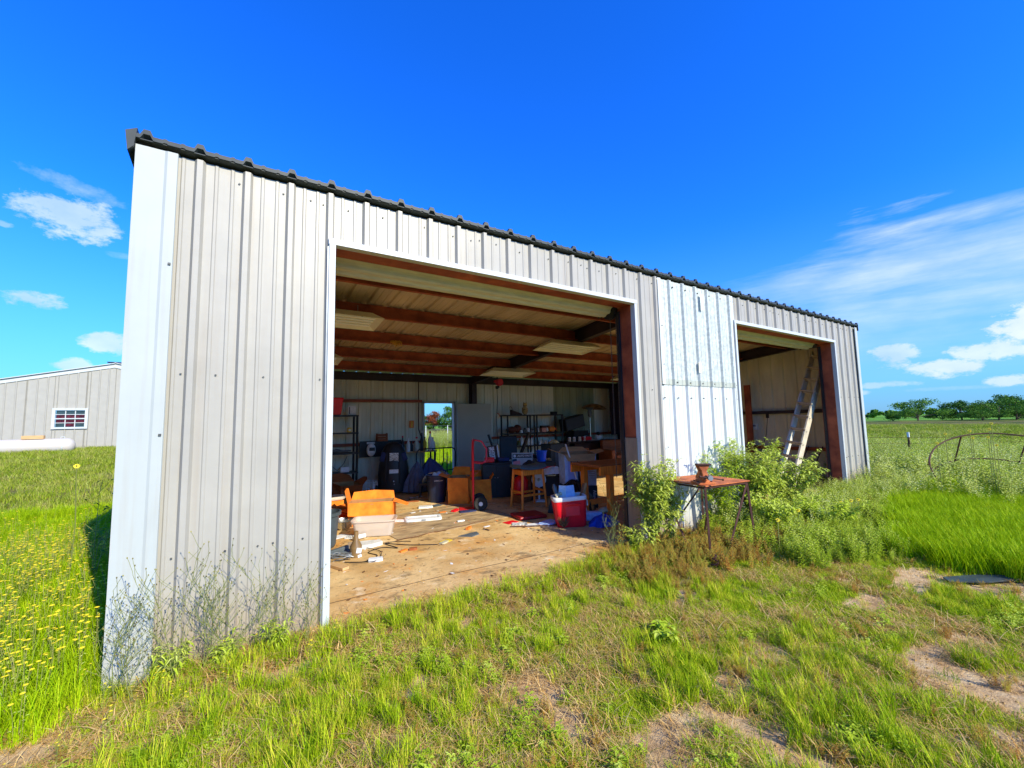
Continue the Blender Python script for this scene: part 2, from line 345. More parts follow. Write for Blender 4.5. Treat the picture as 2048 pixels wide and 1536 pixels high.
gm.polygons.foreach_set('loop_start', np.arange(len(fs))*4); gm.update(calc_edges=True)
gm.polygons.foreach_set('use_smooth', [True]*len(fs))
at = gm.attributes.new('bare', 'FLOAT', 'POINT'); at.data.foreach_set('value', bare(X, Y).ravel().astype(np.float32))
ground = bpy.data.objects.new('ground', gm); COL.objects.link(ground); ground['kind'] = 'structure'
def ground_mat():
    m = bpy.data.materials.new('soil_and_turf'); m.use_nodes = True; t = m.node_tree; p = t.nodes['Principled BSDF']; p.inputs['Roughness'].default_value = .95; p.inputs['Specular IOR Level'].default_value = .1
    g = t.nodes.new('ShaderNodeNewGeometry'); L = t.links.new
    def nz(s, d=6, st=(1,1,1), r=.6):
        mp = t.nodes.new('ShaderNodeMapping'); mp.inputs['Scale'].default_value = st; L(g.outputs['Position'], mp.inputs[0])
        n = t.nodes.new('ShaderNodeTexNoise'); n.inputs['Scale'].default_value = s; n.inputs['Detail'].default_value = d; n.inputs['Roughness'].default_value = r; L(mp.outputs[0], n.inputs['Vector']); return n.outputs['Fac']
    def ramp(f, cols):
        r = t.nodes.new('ShaderNodeValToRGB'); e = r.color_ramp.elements
        while len(e) < len(cols): e.new(.5)
        for k, (q, c) in enumerate(cols): e[k].position = q; e[k].color = (*c, 1)
        L(f, r.inputs[0]); return r.outputs[0]
    def mix(f, a, b):
        x = t.nodes.new('ShaderNodeMixRGB'); L(f, x.inputs[0]); L(a, x.inputs[1]); L(b, x.inputs[2]); return x.outputs[0]
    def rng(v, a, b, lo=0, hi=1):
        r = t.nodes.new('ShaderNodeMapRange'); r.inputs[1].default_value = a; r.inputs[2].default_value = b; r.inputs[3].default_value = lo; r.inputs[4].default_value = hi; L(v, r.inputs[0]); return r.outputs[0]
    soil = ramp(nz(7, 10, r=.7), [(.3,(.36,.21,.08)),(.5,(.68,.45,.21)),(.68,(.86,.66,.36))])
    turf = ramp(nz(14, 10, r=.75), [(.34,(.045,.045,.012)),(.5,(.18,.18,.04)),(.66,(.42,.33,.12))])
    field = ramp(nz(.22, 9, (.35,1,1), .62), [(.33,(.07,.10,.012)),(.44,(.14,.16,.03)),(.54,(.24,.18,.07)),(.66,(.24,.25,.06))])
    field2 = ramp(nz(3.2, 8, (.8,1,1), .7), [(.3,(.30,.34,.20)),(.5,(.62,.66,.45)),(.7,(.95,1.0,.7))])
    mm = t.nodes.new('ShaderNodeMixRGB'); mm.blend_type = 'MULTIPLY'; mm.inputs[0].default_value = .75; L(field, mm.inputs[1]); L(field2, mm.inputs[2])
    far = t.nodes.new('ShaderNodeVectorMath'); far.operation = 'LENGTH'; L(g.outputs['Position'], far.inputs[0])
    base = mix(rng(far.outputs['Value'], 9, 24), turf, mm.outputs[0])
    vivid = ramp(nz(.03, 3), [(.35,(.10,.26,.02)),(.6,(.16,.34,.025))])
    base = mix(rng(far.outputs['Value'], 110, 150), base, vivid)
    ab = t.nodes.new('ShaderNodeAttribute'); ab.attribute_name = 'bare'
    add = t.nodes.new('ShaderNodeMath'); add.operation = 'MULTIPLY_ADD'; L(nz(30, 6), add.inputs[0]); add.inputs[1].default_value = .5; L(ab.outputs['Fac'], add.inputs[2])
    col = mix(rng(add.outputs[0], .38, .62), base, soil)
    L(col, p.inputs['Base Color'])
    bn = t.nodes.new('ShaderNodeBump'); bn.inputs['Strength'].default_value = .9; bn.inputs['Distance'].default_value = .03; L(nz(45, 8, r=.75), bn.inputs['Height']); L(bn.outputs[0], p.inputs['Normal'])
    return m
gm.materials.append(ground_mat())

# ------------------------------------------------------------ concrete floor of the shed
FZ = .10
def floor_mat():
    m = mat('dusty_concrete', (.56,.33,.11), .8, 0, .12, 1.6, .6, 30, col2=(.72,.51,.23), stretch=(.9,1,1), det=10)
    t = m.node_tree; p = t.nodes['Principled BSDF']; src = p.inputs['Base Color'].links[0].from_socket
    g = t.nodes.new('ShaderNodeNewGeometry')
    def layer(src, sc, lo, hi, col, st=(1,1,1), amt=1.0, off=0):
        mp = t.nodes.new('ShaderNodeMapping'); mp.inputs['Scale'].default_value = st; mp.inputs['Location'].default_value = (off,off,0); t.links.new(g.outputs['Position'], mp.inputs[0])
        n = t.nodes.new('ShaderNodeTexNoise'); n.inputs['Scale'].default_value = sc; n.inputs['Detail'].default_value = 9; n.inputs['Roughness'].default_value = .68; t.links.new(mp.outputs[0], n.inputs['Vector'])
        r = t.nodes.new('ShaderNodeMapRange'); r.inputs[1].default_value = lo; r.inputs[2].default_value = hi; r.inputs[4].default_value = amt; t.links.new(n.outputs['Fac'], r.inputs[0])
        x = t.nodes.new('ShaderNodeMixRGB'); x.inputs[2].default_value = (*col, 1); t.links.new(r.outputs[0], x.inputs[0]); t.links.new(src, x.inputs[1]); return x.outputs[0]
    s = layer(src, 1.9, .50, .66, (.62,.27,.04), amt=.8)
    s = layer(s, 22, .56, .66, (.20,.11,.045), (.8,1.1,1), .6, 11)
    s = layer(s, 3.0, .60, .66, (.86,.72,.48), (.7,1,1), .55, 19)
    s = layer(s, 4.5, .54, .66, (.12,.075,.035), (.8,1.1,1), .65, 3)
    s = layer(s, 9, .60, .72, (.16,.14,.085), (.8,1.1,1), .5, 7)
    t.links.new(s, p.inputs['Base Color']); return m
FLOOR = floor_mat()
mb = MB(); nseg = 60; e = []
for k in range(nseg+1):
    x = 12.54*k/nseg - .02; e.append((x, (-.10+.025*math.sin(k*2.1)+.02*math.sin(k*.9)) if (1.2 < x < 5.1 or 7.4 < x < 11.3) else .0))
mb.sheet([(x, y, -.15) for x, y in e]+[(12.52, 7.34, -.15), (-.02, 7.34, -.15)], .15+FZ)
fl = mb.build('concrete_floor', FLOOR, None); fl['kind'] = 'structure'
MB().sheet([(1.28,.395,FZ+.001),(2.5,.43,FZ+.001),(3.7,.40,FZ+.001),(5.0,.42,FZ+.001),(5.0,.428,FZ+.001),(3.7,.409,FZ+.001),(2.5,.440,FZ+.001),(1.28,.404,FZ+.001)], .0015).build('floor_joint', mat('joint_dirt',(.10,.06,.03),.9), fl)

# ------------------------------------------------------------ the shed
R0, RP, LX, DY = .3308, .3048, 12.52, 7.30
shed = thing('metal_shed', 'open front grey ribbed metal shed with two tall door openings, nearest the camera', 'shed', (0,0,0))
def prof(a, b, flip=1):
    pts = {a: 0.0, b: 0.0}; k0 = int(math.floor((a-R0)/RP))-1; k1 = int(math.ceil((b-R0)/RP))+1
    pat = [(-.036,0),(-.018,.032),(.018,.032),(.036,0),(.088,0),(.095,.006),(.111,.006),(.118,0),(.190,0),(.197,.006),(.213,.006),(.220,0)]
    allp = []
    for k in range(k0, k1+1): allp += [(R0+k*RP+s, d) for s, d in pat]
    def at(s):
        for (s0, d0), (s1, d1) in zip(allp, allp[1:]):
            if s0 <= s <= s1: return d0+(d1-d0)*(s-s0)/(s1-s0+1e-9)
        return 0
    return [(a, at(a))]+[(s, d) for s, d in allp if a+.001 < s < b-.001]+[(b, at(b))]
def sheetp(name, m, a, b, fn, ts, parent=shed, label=None):
    P = prof(a, b); vs = [fn(s, d, t) for t in ts for s, d in P]; n = len(P)
    fs = [(r*n+k, r*n+k+1, (r+1)*n+k+1, (r+1)*n+k) for r in range(len(ts)-1) for k in range(n-1)]
    return MB().add(vs, fs).build(name, m, parent, label=label)
def two_face(front, back, name):
    """painted outside, bare inside: the two real sides of a sheet"""
    m = bpy.data.materials.new(name); m.use_nodes = True; t = m.node_tree
    return m
ZE, ZH, D1, D2 = 3.70, 3.235, (1.283, 5.024), (7.465, 11.230)
GAL = (5.561, 7.419)
def front(s, d, t): return (s, -d-.012, t)
def front_in(s, d, t): return (s, -d+.004-.012, t)
cuts = sorted([.0, *[R0-.09+.9144*k for k in range(0, 14)], LX]); cuts = [c for c in cuts if 0 <= c <= LX]
def seg(x0, x1, z0, z1, m=STONE, off=0.0):
    es = [x0]+[c for c in cuts if x0+.12 < c < x1-.12]+[x1]
    for k, (u, w) in enumerate(zip(es, es[1:])):
        o2 = off+.0022*(k % 2); sheetp('wall_panel', m, u, w, lambda s, d, t: (s, -d-.012-o2, t), [z0, z1])
        sheetp('wall_panel', INNER, u, w, lambda s, d, t: (s, -d-.004-.0, t), [z0, z1])
seg(.02, D1[0]-.02, .02, ZE); seg(D1[0]-.02, D1[1]+.02, ZH+.02, ZE); seg(D1[1]+.02, GAL[0], .02, ZE)
seg(GAL[1], D2[0]-.0, .02, ZE); seg(D2[0]-.0, D2[1]+.02, ZH+.02, ZE); seg(D2[1]+.02, LX-.02, .02, ZE)
for u, w in ((GAL[0], GAL[0]+.93), (GAL[0]+.93, GAL[1])):
    sheetp('zinc_patch_panel', GALV, u, w, lambda s, d, t: (s, -d-.022, t), [2.17, ZE-.01], label='upper bare galvanised patch sheet between the doors')
    sheetp('zinc_patch_panel', GALVW, u, w, lambda s, d, t: (s, -d-.016, t), [.02, 2.19], label='lower bright zinc patch sheet between the doors')
    sheetp('patch_flashing', CREAM, u, w, lambda s, d, t: (s, -d-.026, t), [2.165, 2.245])
    sheetp('wall_panel', INNERW, u, w, lambda s, d, t: (s, -d-.004, t), [.02, ZE])
sheetp('patch_edge', GALVW, GAL[0]-.02, GAL[0]+.05, lambda s, d, t: (s, -.05, t), [2.17, ZE-.01]); sheetp('patch_edge', GALVW, GAL[1]-.05, GAL[1]+.02, lambda s, d, t: (s, -.046, t), [.02, ZE-.01])
MB().sheet([(6.38,-.060,2.36),(6.46,-.060,2.36),(6.46,-.060,2.52),(6.38,-.060,2.52)][::-1], .001).build('sticker', mat('yellowed_label', (.62,.58,.38), .7, 0, .5, 60, col2=(.70,.68,.55)), shed)
MB().sheet([(6.52,-.060,3.34),(6.59,-.060,3.34),(6.59,-.060,3.58),(6.52,-.060,3.58)][::-1], .001).build('sticker', mat('faded_label', (.60,.62,.50), .7, 0, .25, 50, col2=(.66,.70,.62)), shed)
# corner trims, folded
def trim(name, x, w, side, m=WHITED):
    s = side; P = [(x-s*.035, .16), (x-s*.035, -.052), (x+s*w*.62, -.052), (x+s*w*.70, -.058), (x+s*w*.98, -.058), (x+s*w, -.046)]
    vs = [(a, b, z) for z in (.0, 1.85, ZE-.005) for a, b in P]; n = len(P)
    fs = [(r*n+k, r*n+k+1, (r+1)*n+k+1, (r+1)*n+k) for r in range(2) for k in range(n-1)]
    if s < 0: fs = [f[::-1] for f in fs]
    return MB().add(vs, fs).build(name, m, shed)
trim('corner_trim', .0, .205, 1); trim('corner_trim', LX, .11, -1)
# door trims
for (a, b) in (D1, D2):
    tw = .052
    MB().box((a-tw/2+.006, -.03, ZH/2+.01), (tw, .075, ZH-.02)).build('door_trim', WHITE, shed, bev=.003)
    MB().box((b+tw/2-.006, -.03, ZH/2+.01), (tw*.8, .075, ZH-.02)).build('door_trim', WHITE, shed, bev=.003)
    MB().box(((a+b)/2, -.03, ZH+.026), (b-a+2*tw, .079, tw)).build('door_trim', WHITE, shed, bev=.003)
    MB().box((a-tw-.001, -.033, ZH/2), (.012, .045, ZH-.04)).build('trim_channel', GREY, shed)
    MB().box((b+.035, -.048, ZH/2), (.012, .018, ZH-.04)).build('trim_channel', GREY, shed)
    # header and jamb channels of red oxide steel
    MB().box(((a+b)/2, .115, ZH+.115), (b-a+.3, .20, .22)).build('door_header', PRIMER, shed)
    for q, sgn in ((a-.05, -1), (b+.05, 1)):
        zb = 1.45 if (a == D1[0] and sgn > 0) else 0.03
        MB().box((q, .13, (ZH+zb)/2), (.095, .27, ZH-zb)).build('door_jamb', PRIMER, shed)
        if zb > 1: MB().box((q-.004, .13, zb/2+.03), (.105, .27, zb-.07)).build('jamb_board', WOODT, shed, label='weathered tan lower board on the jamb')
        MB().box((q-sgn*.062, .225, ZH/2), (.022, .05, ZH-.1)).build('door_track', BLACKM, shed)
# screws: one part of small heads
mb = MB()
for zrow, jit in ((3.60,.0),(2.08,.0),(.80,.0)):
    for k in range(41):
        for dx in (-.055, .15) if zrow == 3.6 else (-.055, .15):
            x = R0+k*RP+dx
            if not (.24 < x < 12.4): continue
            if zrow < 3 and (D1[0]-.06 < x < D1[1]+.06 or D2[0]-.06 < x < D2[1]+.06): continue
            if GAL[0]-.02 < x < GAL[1]+.02: continue
            if (k*7+int(zrow*3)+(dx > 0)*3) % 5 in (0, 3): continue
            mb.box((x, -.019, zrow+.012*math.sin(k*3.3)), (.011, .009, .011), (0, .6*k, 0))
for k in range(7):
    for zrow in (2.205, 1.98, 3.6): mb.box((GAL[0]+.03+k*.30, -.034 if k % 1 else -.036, zrow), (.015, .02, .015))
for zrow in (3.0, 2.45, 1.3, .6):
    mb.box((GAL[0]+.028, -.053, zrow), (.012, .01, .012))
for zrow in (2.86, 1.65, .45): mb.box((.185, -.062, zrow), (.015, .012, .015))
o = mb.build('screw', mat('screw_head', (.10,.105,.10), .5, .4, .2, 9), shed); o['kind'] = 'stuff'
# side and back walls
def side(x0, sgn, mi):
    es = [.02]+[.02+.9144*k for k in range(1, 8)]+[DY-.02]
    for u, w in zip(es, es[1:]):
        P = prof(u, w)
        for off, m in ((.010, STONE), (.0, mi)):
            vs = [(x0+sgn*(d+off), s, z) for top in (0, 1) for s, d in P for z in ([.02] if not top else [3.69-.094*s])]
            n = len(P); fs = [(k, k+1, n+k+1, n+k) for k in range(n-1)]
            MB().add(vs, fs).build('wall_panel', m, shed)
side(.0, -1, INNER); side(LX, 1, INNER)
BD = (4.80, 5.73, 2.25)
def back(x0, x1, z0, z1, m):
    for off, mm in ((.010, STONE), (.0, m)):
        sheetp('wall_panel', mm, x0, x1, lambda s, d, t: (s, DY+d+off, t), [z0, z1])
es = [.02]+[R0-.09+.9144*k for k in range(1, 14)]+[LX-.02]
for u, w in zip(es, es[1:]):
    m = INNERW if u > 6.1 else INNER
    if u > 8.8 and u < 11.0: m = CLEARP if u > 9.2 else INNERW
    if w <= BD[0] or u >= BD[1]: back(u, w, .02, 2.97, m); continue
    if u < BD[0]: back(u, BD[0], .02, 2.97, m)
    if w > BD[1]: back(BD[1], w, .02, 2.97, m)
    back(max(u, BD[0]), min(w, BD[1]), BD[2], 2.97, m)
for x in (BD[0]-.0, BD[1]+.0): MB().box((x, DY-.02, 1.16), (.055, .14, 2.3)).build('door_frame', FRAMEG, shed, bev=.003)
MB().box((5.265, DY-.02, BD[2]+.03), (.985, .14, .055)).build('door_frame', FRAMEG, shed, bev=.003)
dr = MB().box((0,0,0), (1.03, .045, 2.12)).build('door', DOORG, shed, bev=.004, label='grey steel walk door swung open against the back wall')
dr.location = (6.25, DY-.28, 1.17); dr.rotation_euler = (0, 0, -.16)
MB().tube([(.43,-.03,-.05),(.43,-.09,-.05)], .014, 8).tube([(.43,-.085,-.05),(.32,-.085,-.05)], .012, 8).build('handle', STEEL, dr)
# roof
def rf(s, d, t): return (s, t, 3.755-.094*t+d)
es = [-.05]+[R0-.09+.9144*k for k in range(0, 14)]+[LX+.05]
for k, (u, w) in enumerate(zip(es, es[1:])):
    sheetp('roof_panel', ROOFM, u-.012, w+.012, lambda s, d, t: (s, t, 3.755-.094*t+d+.0015*(k % 2)), [-.07, 2.4, 5, DY+.22])
def rp2(x0, x1):
    P = [(s, d*1.25) for s, d in prof(x0, x1)]; vs = []; n = len(P)
    for row in range(4):
        for s, d in P:
            y, z = [(-.045, 3.768+d), (-.078, 3.762+d), (-.078, 3.732+d*.9), (-.045, 3.722+d*.6)][row]; vs.append((s, y, z))
    fs = [(r*n+k, r*n+k+1, (r+1)*n+k+1, (r+1)*n+k) for r in range(3) for k in range(n-1)]
    return MB().add(vs, fs)
rp2(-.05, LX+.05).build('eave_flashing', ROOFE, shed)
MB().sheet([(-.05,-.07,3.728),(LX+.05,-.07,3.728),(LX+.05,.02,3.715),(-.05,.02,3.715)], .006).build('eave_soffit', ROOFE, shed)
for x in (-.06, LX+.06):   # folded verge flashing running down each gable
    mb = MB()
    for (u, du, w, dw) in ((-.035,.055,.02,.055), ):
        vs = []
        for t in (-.08, DY+.22):
            z = 3.755-.094*t
            vs += [(x-.012, t, z-.14), (x-.028, t, z+.0), (x+.035*(1 if x < 0 else -1), t, z+.036), (x+.02*(1 if x < 0 else -1), t, z-.10)]
        mb.add(vs, [(0,1,5,4),(1,2,6,5),(2,3,7,6),(3,0,4,7),(0,3,2,1),(4,5,6,7)])
    mb.build('verge_flashing', ROOFE, shed)
# red iron: purlins, rafters, columns, girts, eave struts
def purlin(y, x0=.12, x1=LX-.12):
    z = 3.745-.094*y; mb = MB(); mb.box(((x0+x1)/2, y, z-.11), (x1-x0, .006, .20)); mb.box(((x0+x1)/2, y-.03, z-.207), (x1-x0, .062, .006)); mb.box(((x0+x1)/2, y+.03, z-.011), (x1-x0, .062, .006)); mb.box(((x0+x1)/2, y-.058, z-.195), (x1-x0, .006, .02))
    return mb.build('purlin', PRIMER, shed)
for y in (1.40, 2.56, 3.86, 5.05, 6.22): purlin(y)
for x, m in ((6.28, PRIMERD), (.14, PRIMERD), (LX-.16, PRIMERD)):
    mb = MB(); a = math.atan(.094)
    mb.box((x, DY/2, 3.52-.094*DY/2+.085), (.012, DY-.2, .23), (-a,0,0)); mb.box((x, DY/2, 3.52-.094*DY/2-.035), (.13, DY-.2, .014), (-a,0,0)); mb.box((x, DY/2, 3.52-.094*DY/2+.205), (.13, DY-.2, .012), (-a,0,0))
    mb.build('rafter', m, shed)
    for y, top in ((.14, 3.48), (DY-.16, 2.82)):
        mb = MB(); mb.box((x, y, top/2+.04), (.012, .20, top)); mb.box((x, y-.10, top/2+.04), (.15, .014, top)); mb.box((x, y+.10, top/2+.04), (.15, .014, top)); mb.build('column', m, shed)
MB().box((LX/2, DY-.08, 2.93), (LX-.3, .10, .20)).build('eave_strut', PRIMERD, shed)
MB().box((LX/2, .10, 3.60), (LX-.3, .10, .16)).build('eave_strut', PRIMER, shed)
for (x0, x1, z) in ((.2, BD[0]-.05, 2.30), (.2, BD[0]-.05, 1.20), (6.9, LX-.2, 1.22)):
    mb = MB(); mb.box(((x0+x1)/2, DY-.07, z), (x1-x0, .10, .008)); mb.box(((x0+x1)/2, DY-.12, z+.0), (x1-x0, .008, .075)); mb.build('girt', PRIMER, shed)
for z in (1.80, .88):
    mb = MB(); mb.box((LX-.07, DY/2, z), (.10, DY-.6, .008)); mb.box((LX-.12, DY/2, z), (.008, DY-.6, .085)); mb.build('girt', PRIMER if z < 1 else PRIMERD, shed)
for z in (2.3, 1.2): MB().box((.07, DY/2, z), (.10, DY-.6, .07)).build('girt', PRIMER, shed)
MB().box((LX-.25, 2.40, 1.33), (.04, .16, 2.46)).build('jamb_post', PRIMER, shed)
# rolled curtains behind each header
for (a, b) in (D1, D2):
    n = 22; prf = []
    mb = MB(); r = .175
    vs = []; fs = []; K = 44
    for xx in (a-.02, b-.06):
        for k in range(K):
            t = 2*math.pi*k/K; rr = r+(.010 if k % 4 < 2 else -.006); vs.append((xx, .44+rr*math.cos(t), 3.335+rr*math.sin(t)))
    fs = [(k, (k+1) % K, K+(k+1) % K, K+k) for k in range(K)]+[tuple(range(K))[::-1], tuple(range(K, 2*K))]
    mb.add(vs, fs); mb.build('rolled_curtain', CREAMD, shed)
    for xx in (a-.05, b-.03): MB().box((xx, .42, 3.34), (.02, .34, .34)).build('curtain_bracket', PRIMERD, shed)
MB().lathe([(0,-.03),(.12,-.03),(.12,-.015),(.09,-.015),(.09,.015),(.12,.015),(.12,.03),(0,.03)], (5.0,.36,3.22), 16, 'x').build('chain_wheel', BLACKM, shed)
# ------------------------------------------------------------ fixtures under the roof
def chain(x, y, z0, z1, label):
    mb = MB(); z = z0; k = 0
    while z > z1:
        a = [( .008*math.cos(t), .016*math.sin(t)) for t in [math.pi*2*q/8 for q in range(9)]]
        pts = [(x+(c if k % 2 else 0), y+(0 if k % 2 else c), z+s) for c, s in a]
        mb.tube(pts, .0028, 4, False); z -= .024; k += 1
    return solo('hoist_chain', label, 'chain', mat('chain_steel', (.16,.15,.14), .45, .6, .2, 8), mb, group='chains of the roller door')
chain(5.06, .42, 3.14, .90, 'left of the two chains hanging inside the right jamb of the big doorway')
chain(5.11, .36, 3.14, .84, 'right of the two chains hanging inside the right jamb of the big doorway')
def strip_light(loc, label):
    t = thing('strip_light', label, 'light fixture', loc, 0, 'unlit strip lights under the roof', rot=(-.094,0,0))
    mb = MB(); w, d, h = 1.30, .62, .11
    mb.add([(-w/2,-d/2,-h),(w/2,-d/2,-h),(w/2,d/2,-h),(-w/2,d/2,-h),(-w/2+.14,-d/2+.12,0),(w/2-.14,-d/2+.12,0),(w/2-.14,d/2-.12,0),(-w/2+.14,d/2-.12,0)],
           [(0,1,5,4),(1,2,6,5),(2,3,7,6),(3,0,4,7),(4,5,6,7)])
    mb.build('reflector', LAMPM, t)
    for yy in (-.17, -.06, .06, .17):
        MB().tube([(-w/2+.1,yy,-h+.03),(w/2-.1,yy,-h+.03)], .018, 8).build('tube', TUBEM, t, True)
    for xx in (-.35, .35): MB().tube([(xx,0,0),(xx,0,.16)], .006, 5).build('hanger', GREY, t)
    mb = MB()
    for xx in (-.35, .35): mb.lathe([(0,-.004),(.012,-.004),(.012,.002),(0,.002)], (xx,-d/2+.05,-h+.02), 8)
    mb.build('knockout', BLACK, t); return t
strip_light((6.08, 2.58, 3.225), 'unlit strip light hanging below the rafter, upper one right of the middle')
strip_light((6.20, 5.05, 2.985), 'unlit strip light above the red reel, just past the rafter')
strip_light((1.66, 2.42, 3.27), 'large cream strip light cut off by the left jamb')
strip_light((1.55, 4.78, 3.03), 'small cream strip light low at the left jamb, above the red bin')
strip_light((10.66, 5.0, 3.03), 'unlit strip light just left of the far end of the big doorway, behind the chains')
t = thing('cord_reel', 'red cord reel hanging from the roof above the back shelves', 'cord reel', (6.62, 6.25, 2.80))
MB().lathe([(0,-.05),(.10,-.05),(.10,-.035),(.07,-.03),(.07,.03),(.10,.035),(.10,.05),(0,.05)], (.04,0,0), 20, 'y').build('drum', REDM, t, True)
MB().box((-.08,0,.02),(.10,.06,.07)).build('arm', REDM, t, bev=.005); MB().tube([(-.03,0,.1),(-.03,0,.22)],.012,6).build('hanger', BLACKM, t)
MB().box((-.02,0,-.13),(.09,.06,.05)).build('cable_stop', BLACK, t, bev=.005)
mb = MB().tube([(0,0,0),(.01,0,-.4),(-.02,.02,-.9),(.0,.01,-1.5),(-.05,0,-1.9)],.008,5)
t = thing('hanging_work_light', 'yellow handled work light hanging on a long cord in front of the back wall', 'work light', (6.62,6.32,2.66))
mb.build('cord', BLACK, t); MB().tube([(0,0,-1.58),(0,0,-1.66),(-.01,0,-1.85)],[.012,.03,.022],8).build('handle', YEL, t, True)
MB().tube([(.0,0,-.72),(.05,0,-.75),(.08,0,-.82)],.012,5).build('hook', RUST, t); MB().box((0,0,.0),(.07,.05,.08)).build('plug', BLACK, t, bev=.004)
mb = MB()
for k in range(48):
    a = random.random()*6.28; r = random.random()*.10; mb.tube([(r*math.cos(a)*1.2, .5*r*math.sin(a), .01*math.sin(k)), (r*1.3*math.cos(a+.6), r*.6*math.sin(a), -.02-.07*random.random()), (r*.6*math.cos(a), r*.4*math.sin(a), -.03-.09*random.random()**2)], .004, 4)
solo('nest', 'yellow straw nest stuck on the third purlin', 'nest', FUNNEL, mb, (2.98, 3.76, 3.22))

# ------------------------------------------------------------ ladder in the second bay
lad = thing('extension_ladder', 'aluminium extension ladder leaning inside the second doorway', 'ladder', (0,0,0))
A0, A1 = Vector((10.07,.80,.12)), Vector((12.40,.80,3.24)); B0, B1 = Vector((9.87,.42,.12)), Vector((12.05,.42,3.14))
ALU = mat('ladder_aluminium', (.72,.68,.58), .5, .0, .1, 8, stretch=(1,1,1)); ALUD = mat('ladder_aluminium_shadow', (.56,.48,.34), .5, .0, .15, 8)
for nm, P0, P1, m in (('rail', A0, A1, ALU), ('rail', B0, B1, ALUD)):
    d = (P1-P0); L = d.length; d.normalize(); w = Vector((0,1,0)); u = w.cross(d).normalized(); mb = MB()
    for off in (0.0, .095):
        c = (P0+P1)/2+u*off; Mx = Matrix((d, w, u)).transposed().to_4x4(); Mx.translation = c+w*(.012 if off else 0); mb.T = Mx
        mb.box((0,0,0),(L if not off else L*.97,.006,.10)); mb.box((0,.012,.048),(L if not off else L*.97,.028,.004)); mb.box((0,.012,-.048),(L if not off else L*.97,.028,.004))
    mb.T = Matrix(); mb.build(nm, m, lad)
for k in range(11):
    f = (k+.5)/11; p = A0.lerp(A1, f); q = B0.lerp(B1, f)
    for dz in (0, 1):
        o = Vector((-.05, 0, .04))*dz; MB().tube([p+o+Vector((0,.02,0)), q+o-Vector((0,.02,0))], .016, 8).build('rung', ALUD, lad)
    MB().tube([p+Vector((-.0,-.012,0)), p+Vector((0,-.004,0))], .024, 8).build('rung_plate', BLACKM, lad); MB().tube([p+Vector((-.05,-.012,.035)), p+Vector((-.05,-.004,.035))], .024, 8).build('rung_plate', BLACKM, lad)
for (f, z) in ((.30,0),(.42,0),(.62,0),(.80,0)):
    p = A0.lerp(A1, f); box('warning_label', PAPER, lad, tuple(p+Vector((0,-.008,0))), (.05,.003,.20), (0,math.radians(36),0), 0)
box('foot', BLACK, lad, (10.05,.80,.115), (.10,.06,.03)); box('foot', BLACK, lad, (9.85,.42,.115), (.10,.06,.03))
bx = thing('outlet_box', 'small grey outlet box on the far side wall of the second bay', 'outlet', (12.40, 2.35, 1.42)); box('casing', WHITEP, bx, (0,0,0), (.07,.18,.16)); box('cover', GREY, bx, (-.04,0,.03), (.012,.13,.05))
solo('power_cord', 'black cord drooping from the girt in the second bay', 'cord', BLACK, MB().box((0,0,0),(.05,.06,.14)).tube([(0,0,-.05),(-.02,.05,-.5),(-.05,.18,-.9),(-.1,.4,-1.2),(-.1,.6,-1.55)],.008,5), (12.33,1.95,1.72))
for k, (y, lab) in enumerate(((.75,'thin dark rod leaning on the far wall, nearer the jamb'),(1.05,'thin dark rod leaning on the far wall, farther from the jamb'))):
    solo('metal_rod', lab, 'rod', BLACKM, MB().tube([(12.0,y+.25,.11),(12.36,y,.95)],.011,6), group='rods leaning in the second bay')
solo('rubber_mat', 'black rubber mat lying on the floor of the second bay', 'mat', BLACK, MB().box((0,0,0),(2.6,1.6,.02)), (11.0,1.6,FZ+.012), .1, bev=.004)

# ------------------------------------------------------------ shelving
def shelf_unit(loc, w, d, zs, label, name='shelving_unit', rz=0):
    t = thing(name, label, 'shelving', loc, rz)
    for z in zs:
        MB().box((0,0,z-.02),(w,d,.035)).build('shelf', BLACK, t, bev=.004)
    for x in (-w/2+.03, w/2-.03):
        for y in (-d/2+.03, d/2-.03): MB().tube([(x,y,0),(x,y,zs[-1]-.01)], .026, 8).build('leg', BLACK, t, True)
    return t
zs = [.14,.50,.95,1.42,1.83]
shelf_unit((2.47,6.75,FZ), .95, .42, zs, 'black plastic shelf rack just inside the left jamb, red bin on top')
zr = [.10,.42,.87,1.25,1.80]
shelf_unit((7.68,6.90,FZ), 1.02, .42, zr, 'black shelf rack under the owl, left one of the back pair')
shelf_unit((8.76,6.90,FZ), 1.06, .42, zr, 'black shelf rack with the orange can, right one of the back pair')
t = thing('storage_bin', 'red plastic bin standing on the left shelf rack', 'bin', (2.42,6.72,FZ+1.832))
MB().lathe([(.19,0),(.245,.37),(.26,.38),(.26,.40),(.235,.40),(.18,.02),(0,.02)], (0,0,0), 4, 'z').build('shell', RED, t, bev=.02); t.rotation_euler = (0,0,.785)
def bxo(name, label, cat, m, loc, d, rz=0, group=None, bev=.004, rot=None): return solo(name, label, cat, m, MB().box((0,0,d[2]/2), d), loc, rz, bev=bev, group=group, rot=rot)
t = thing('carton', 'small white carton beside the red bin on the shelf rack', 'box', (2.82,6.70,FZ+1.832), -.2); box('body', PAPER, t, (0,0,.105), (.18,.16,.21)); box('printed_strip', NAVYC, t, (-.055,-.083,.105), (.02,.003,.17), bev=0)
t = thing('candle', 'yellow jar candle on the second shelf of the left rack', 'candle', (2.75,6.62,FZ+1.424)); MB().lathe([(0,0),(.05,0),(.05,.10),(.04,.11),(0,.11)],(0,0,0),14).build('jar', YEL, t, True); MB().box((0,-.05,.05),(.05,.006,.05)).build('tag', PAPER, t)
bxo('carton', 'white carton on the low shelf of the left rack', 'box', PAPER, (2.66,6.66,FZ+.504), (.19,.14,.12))
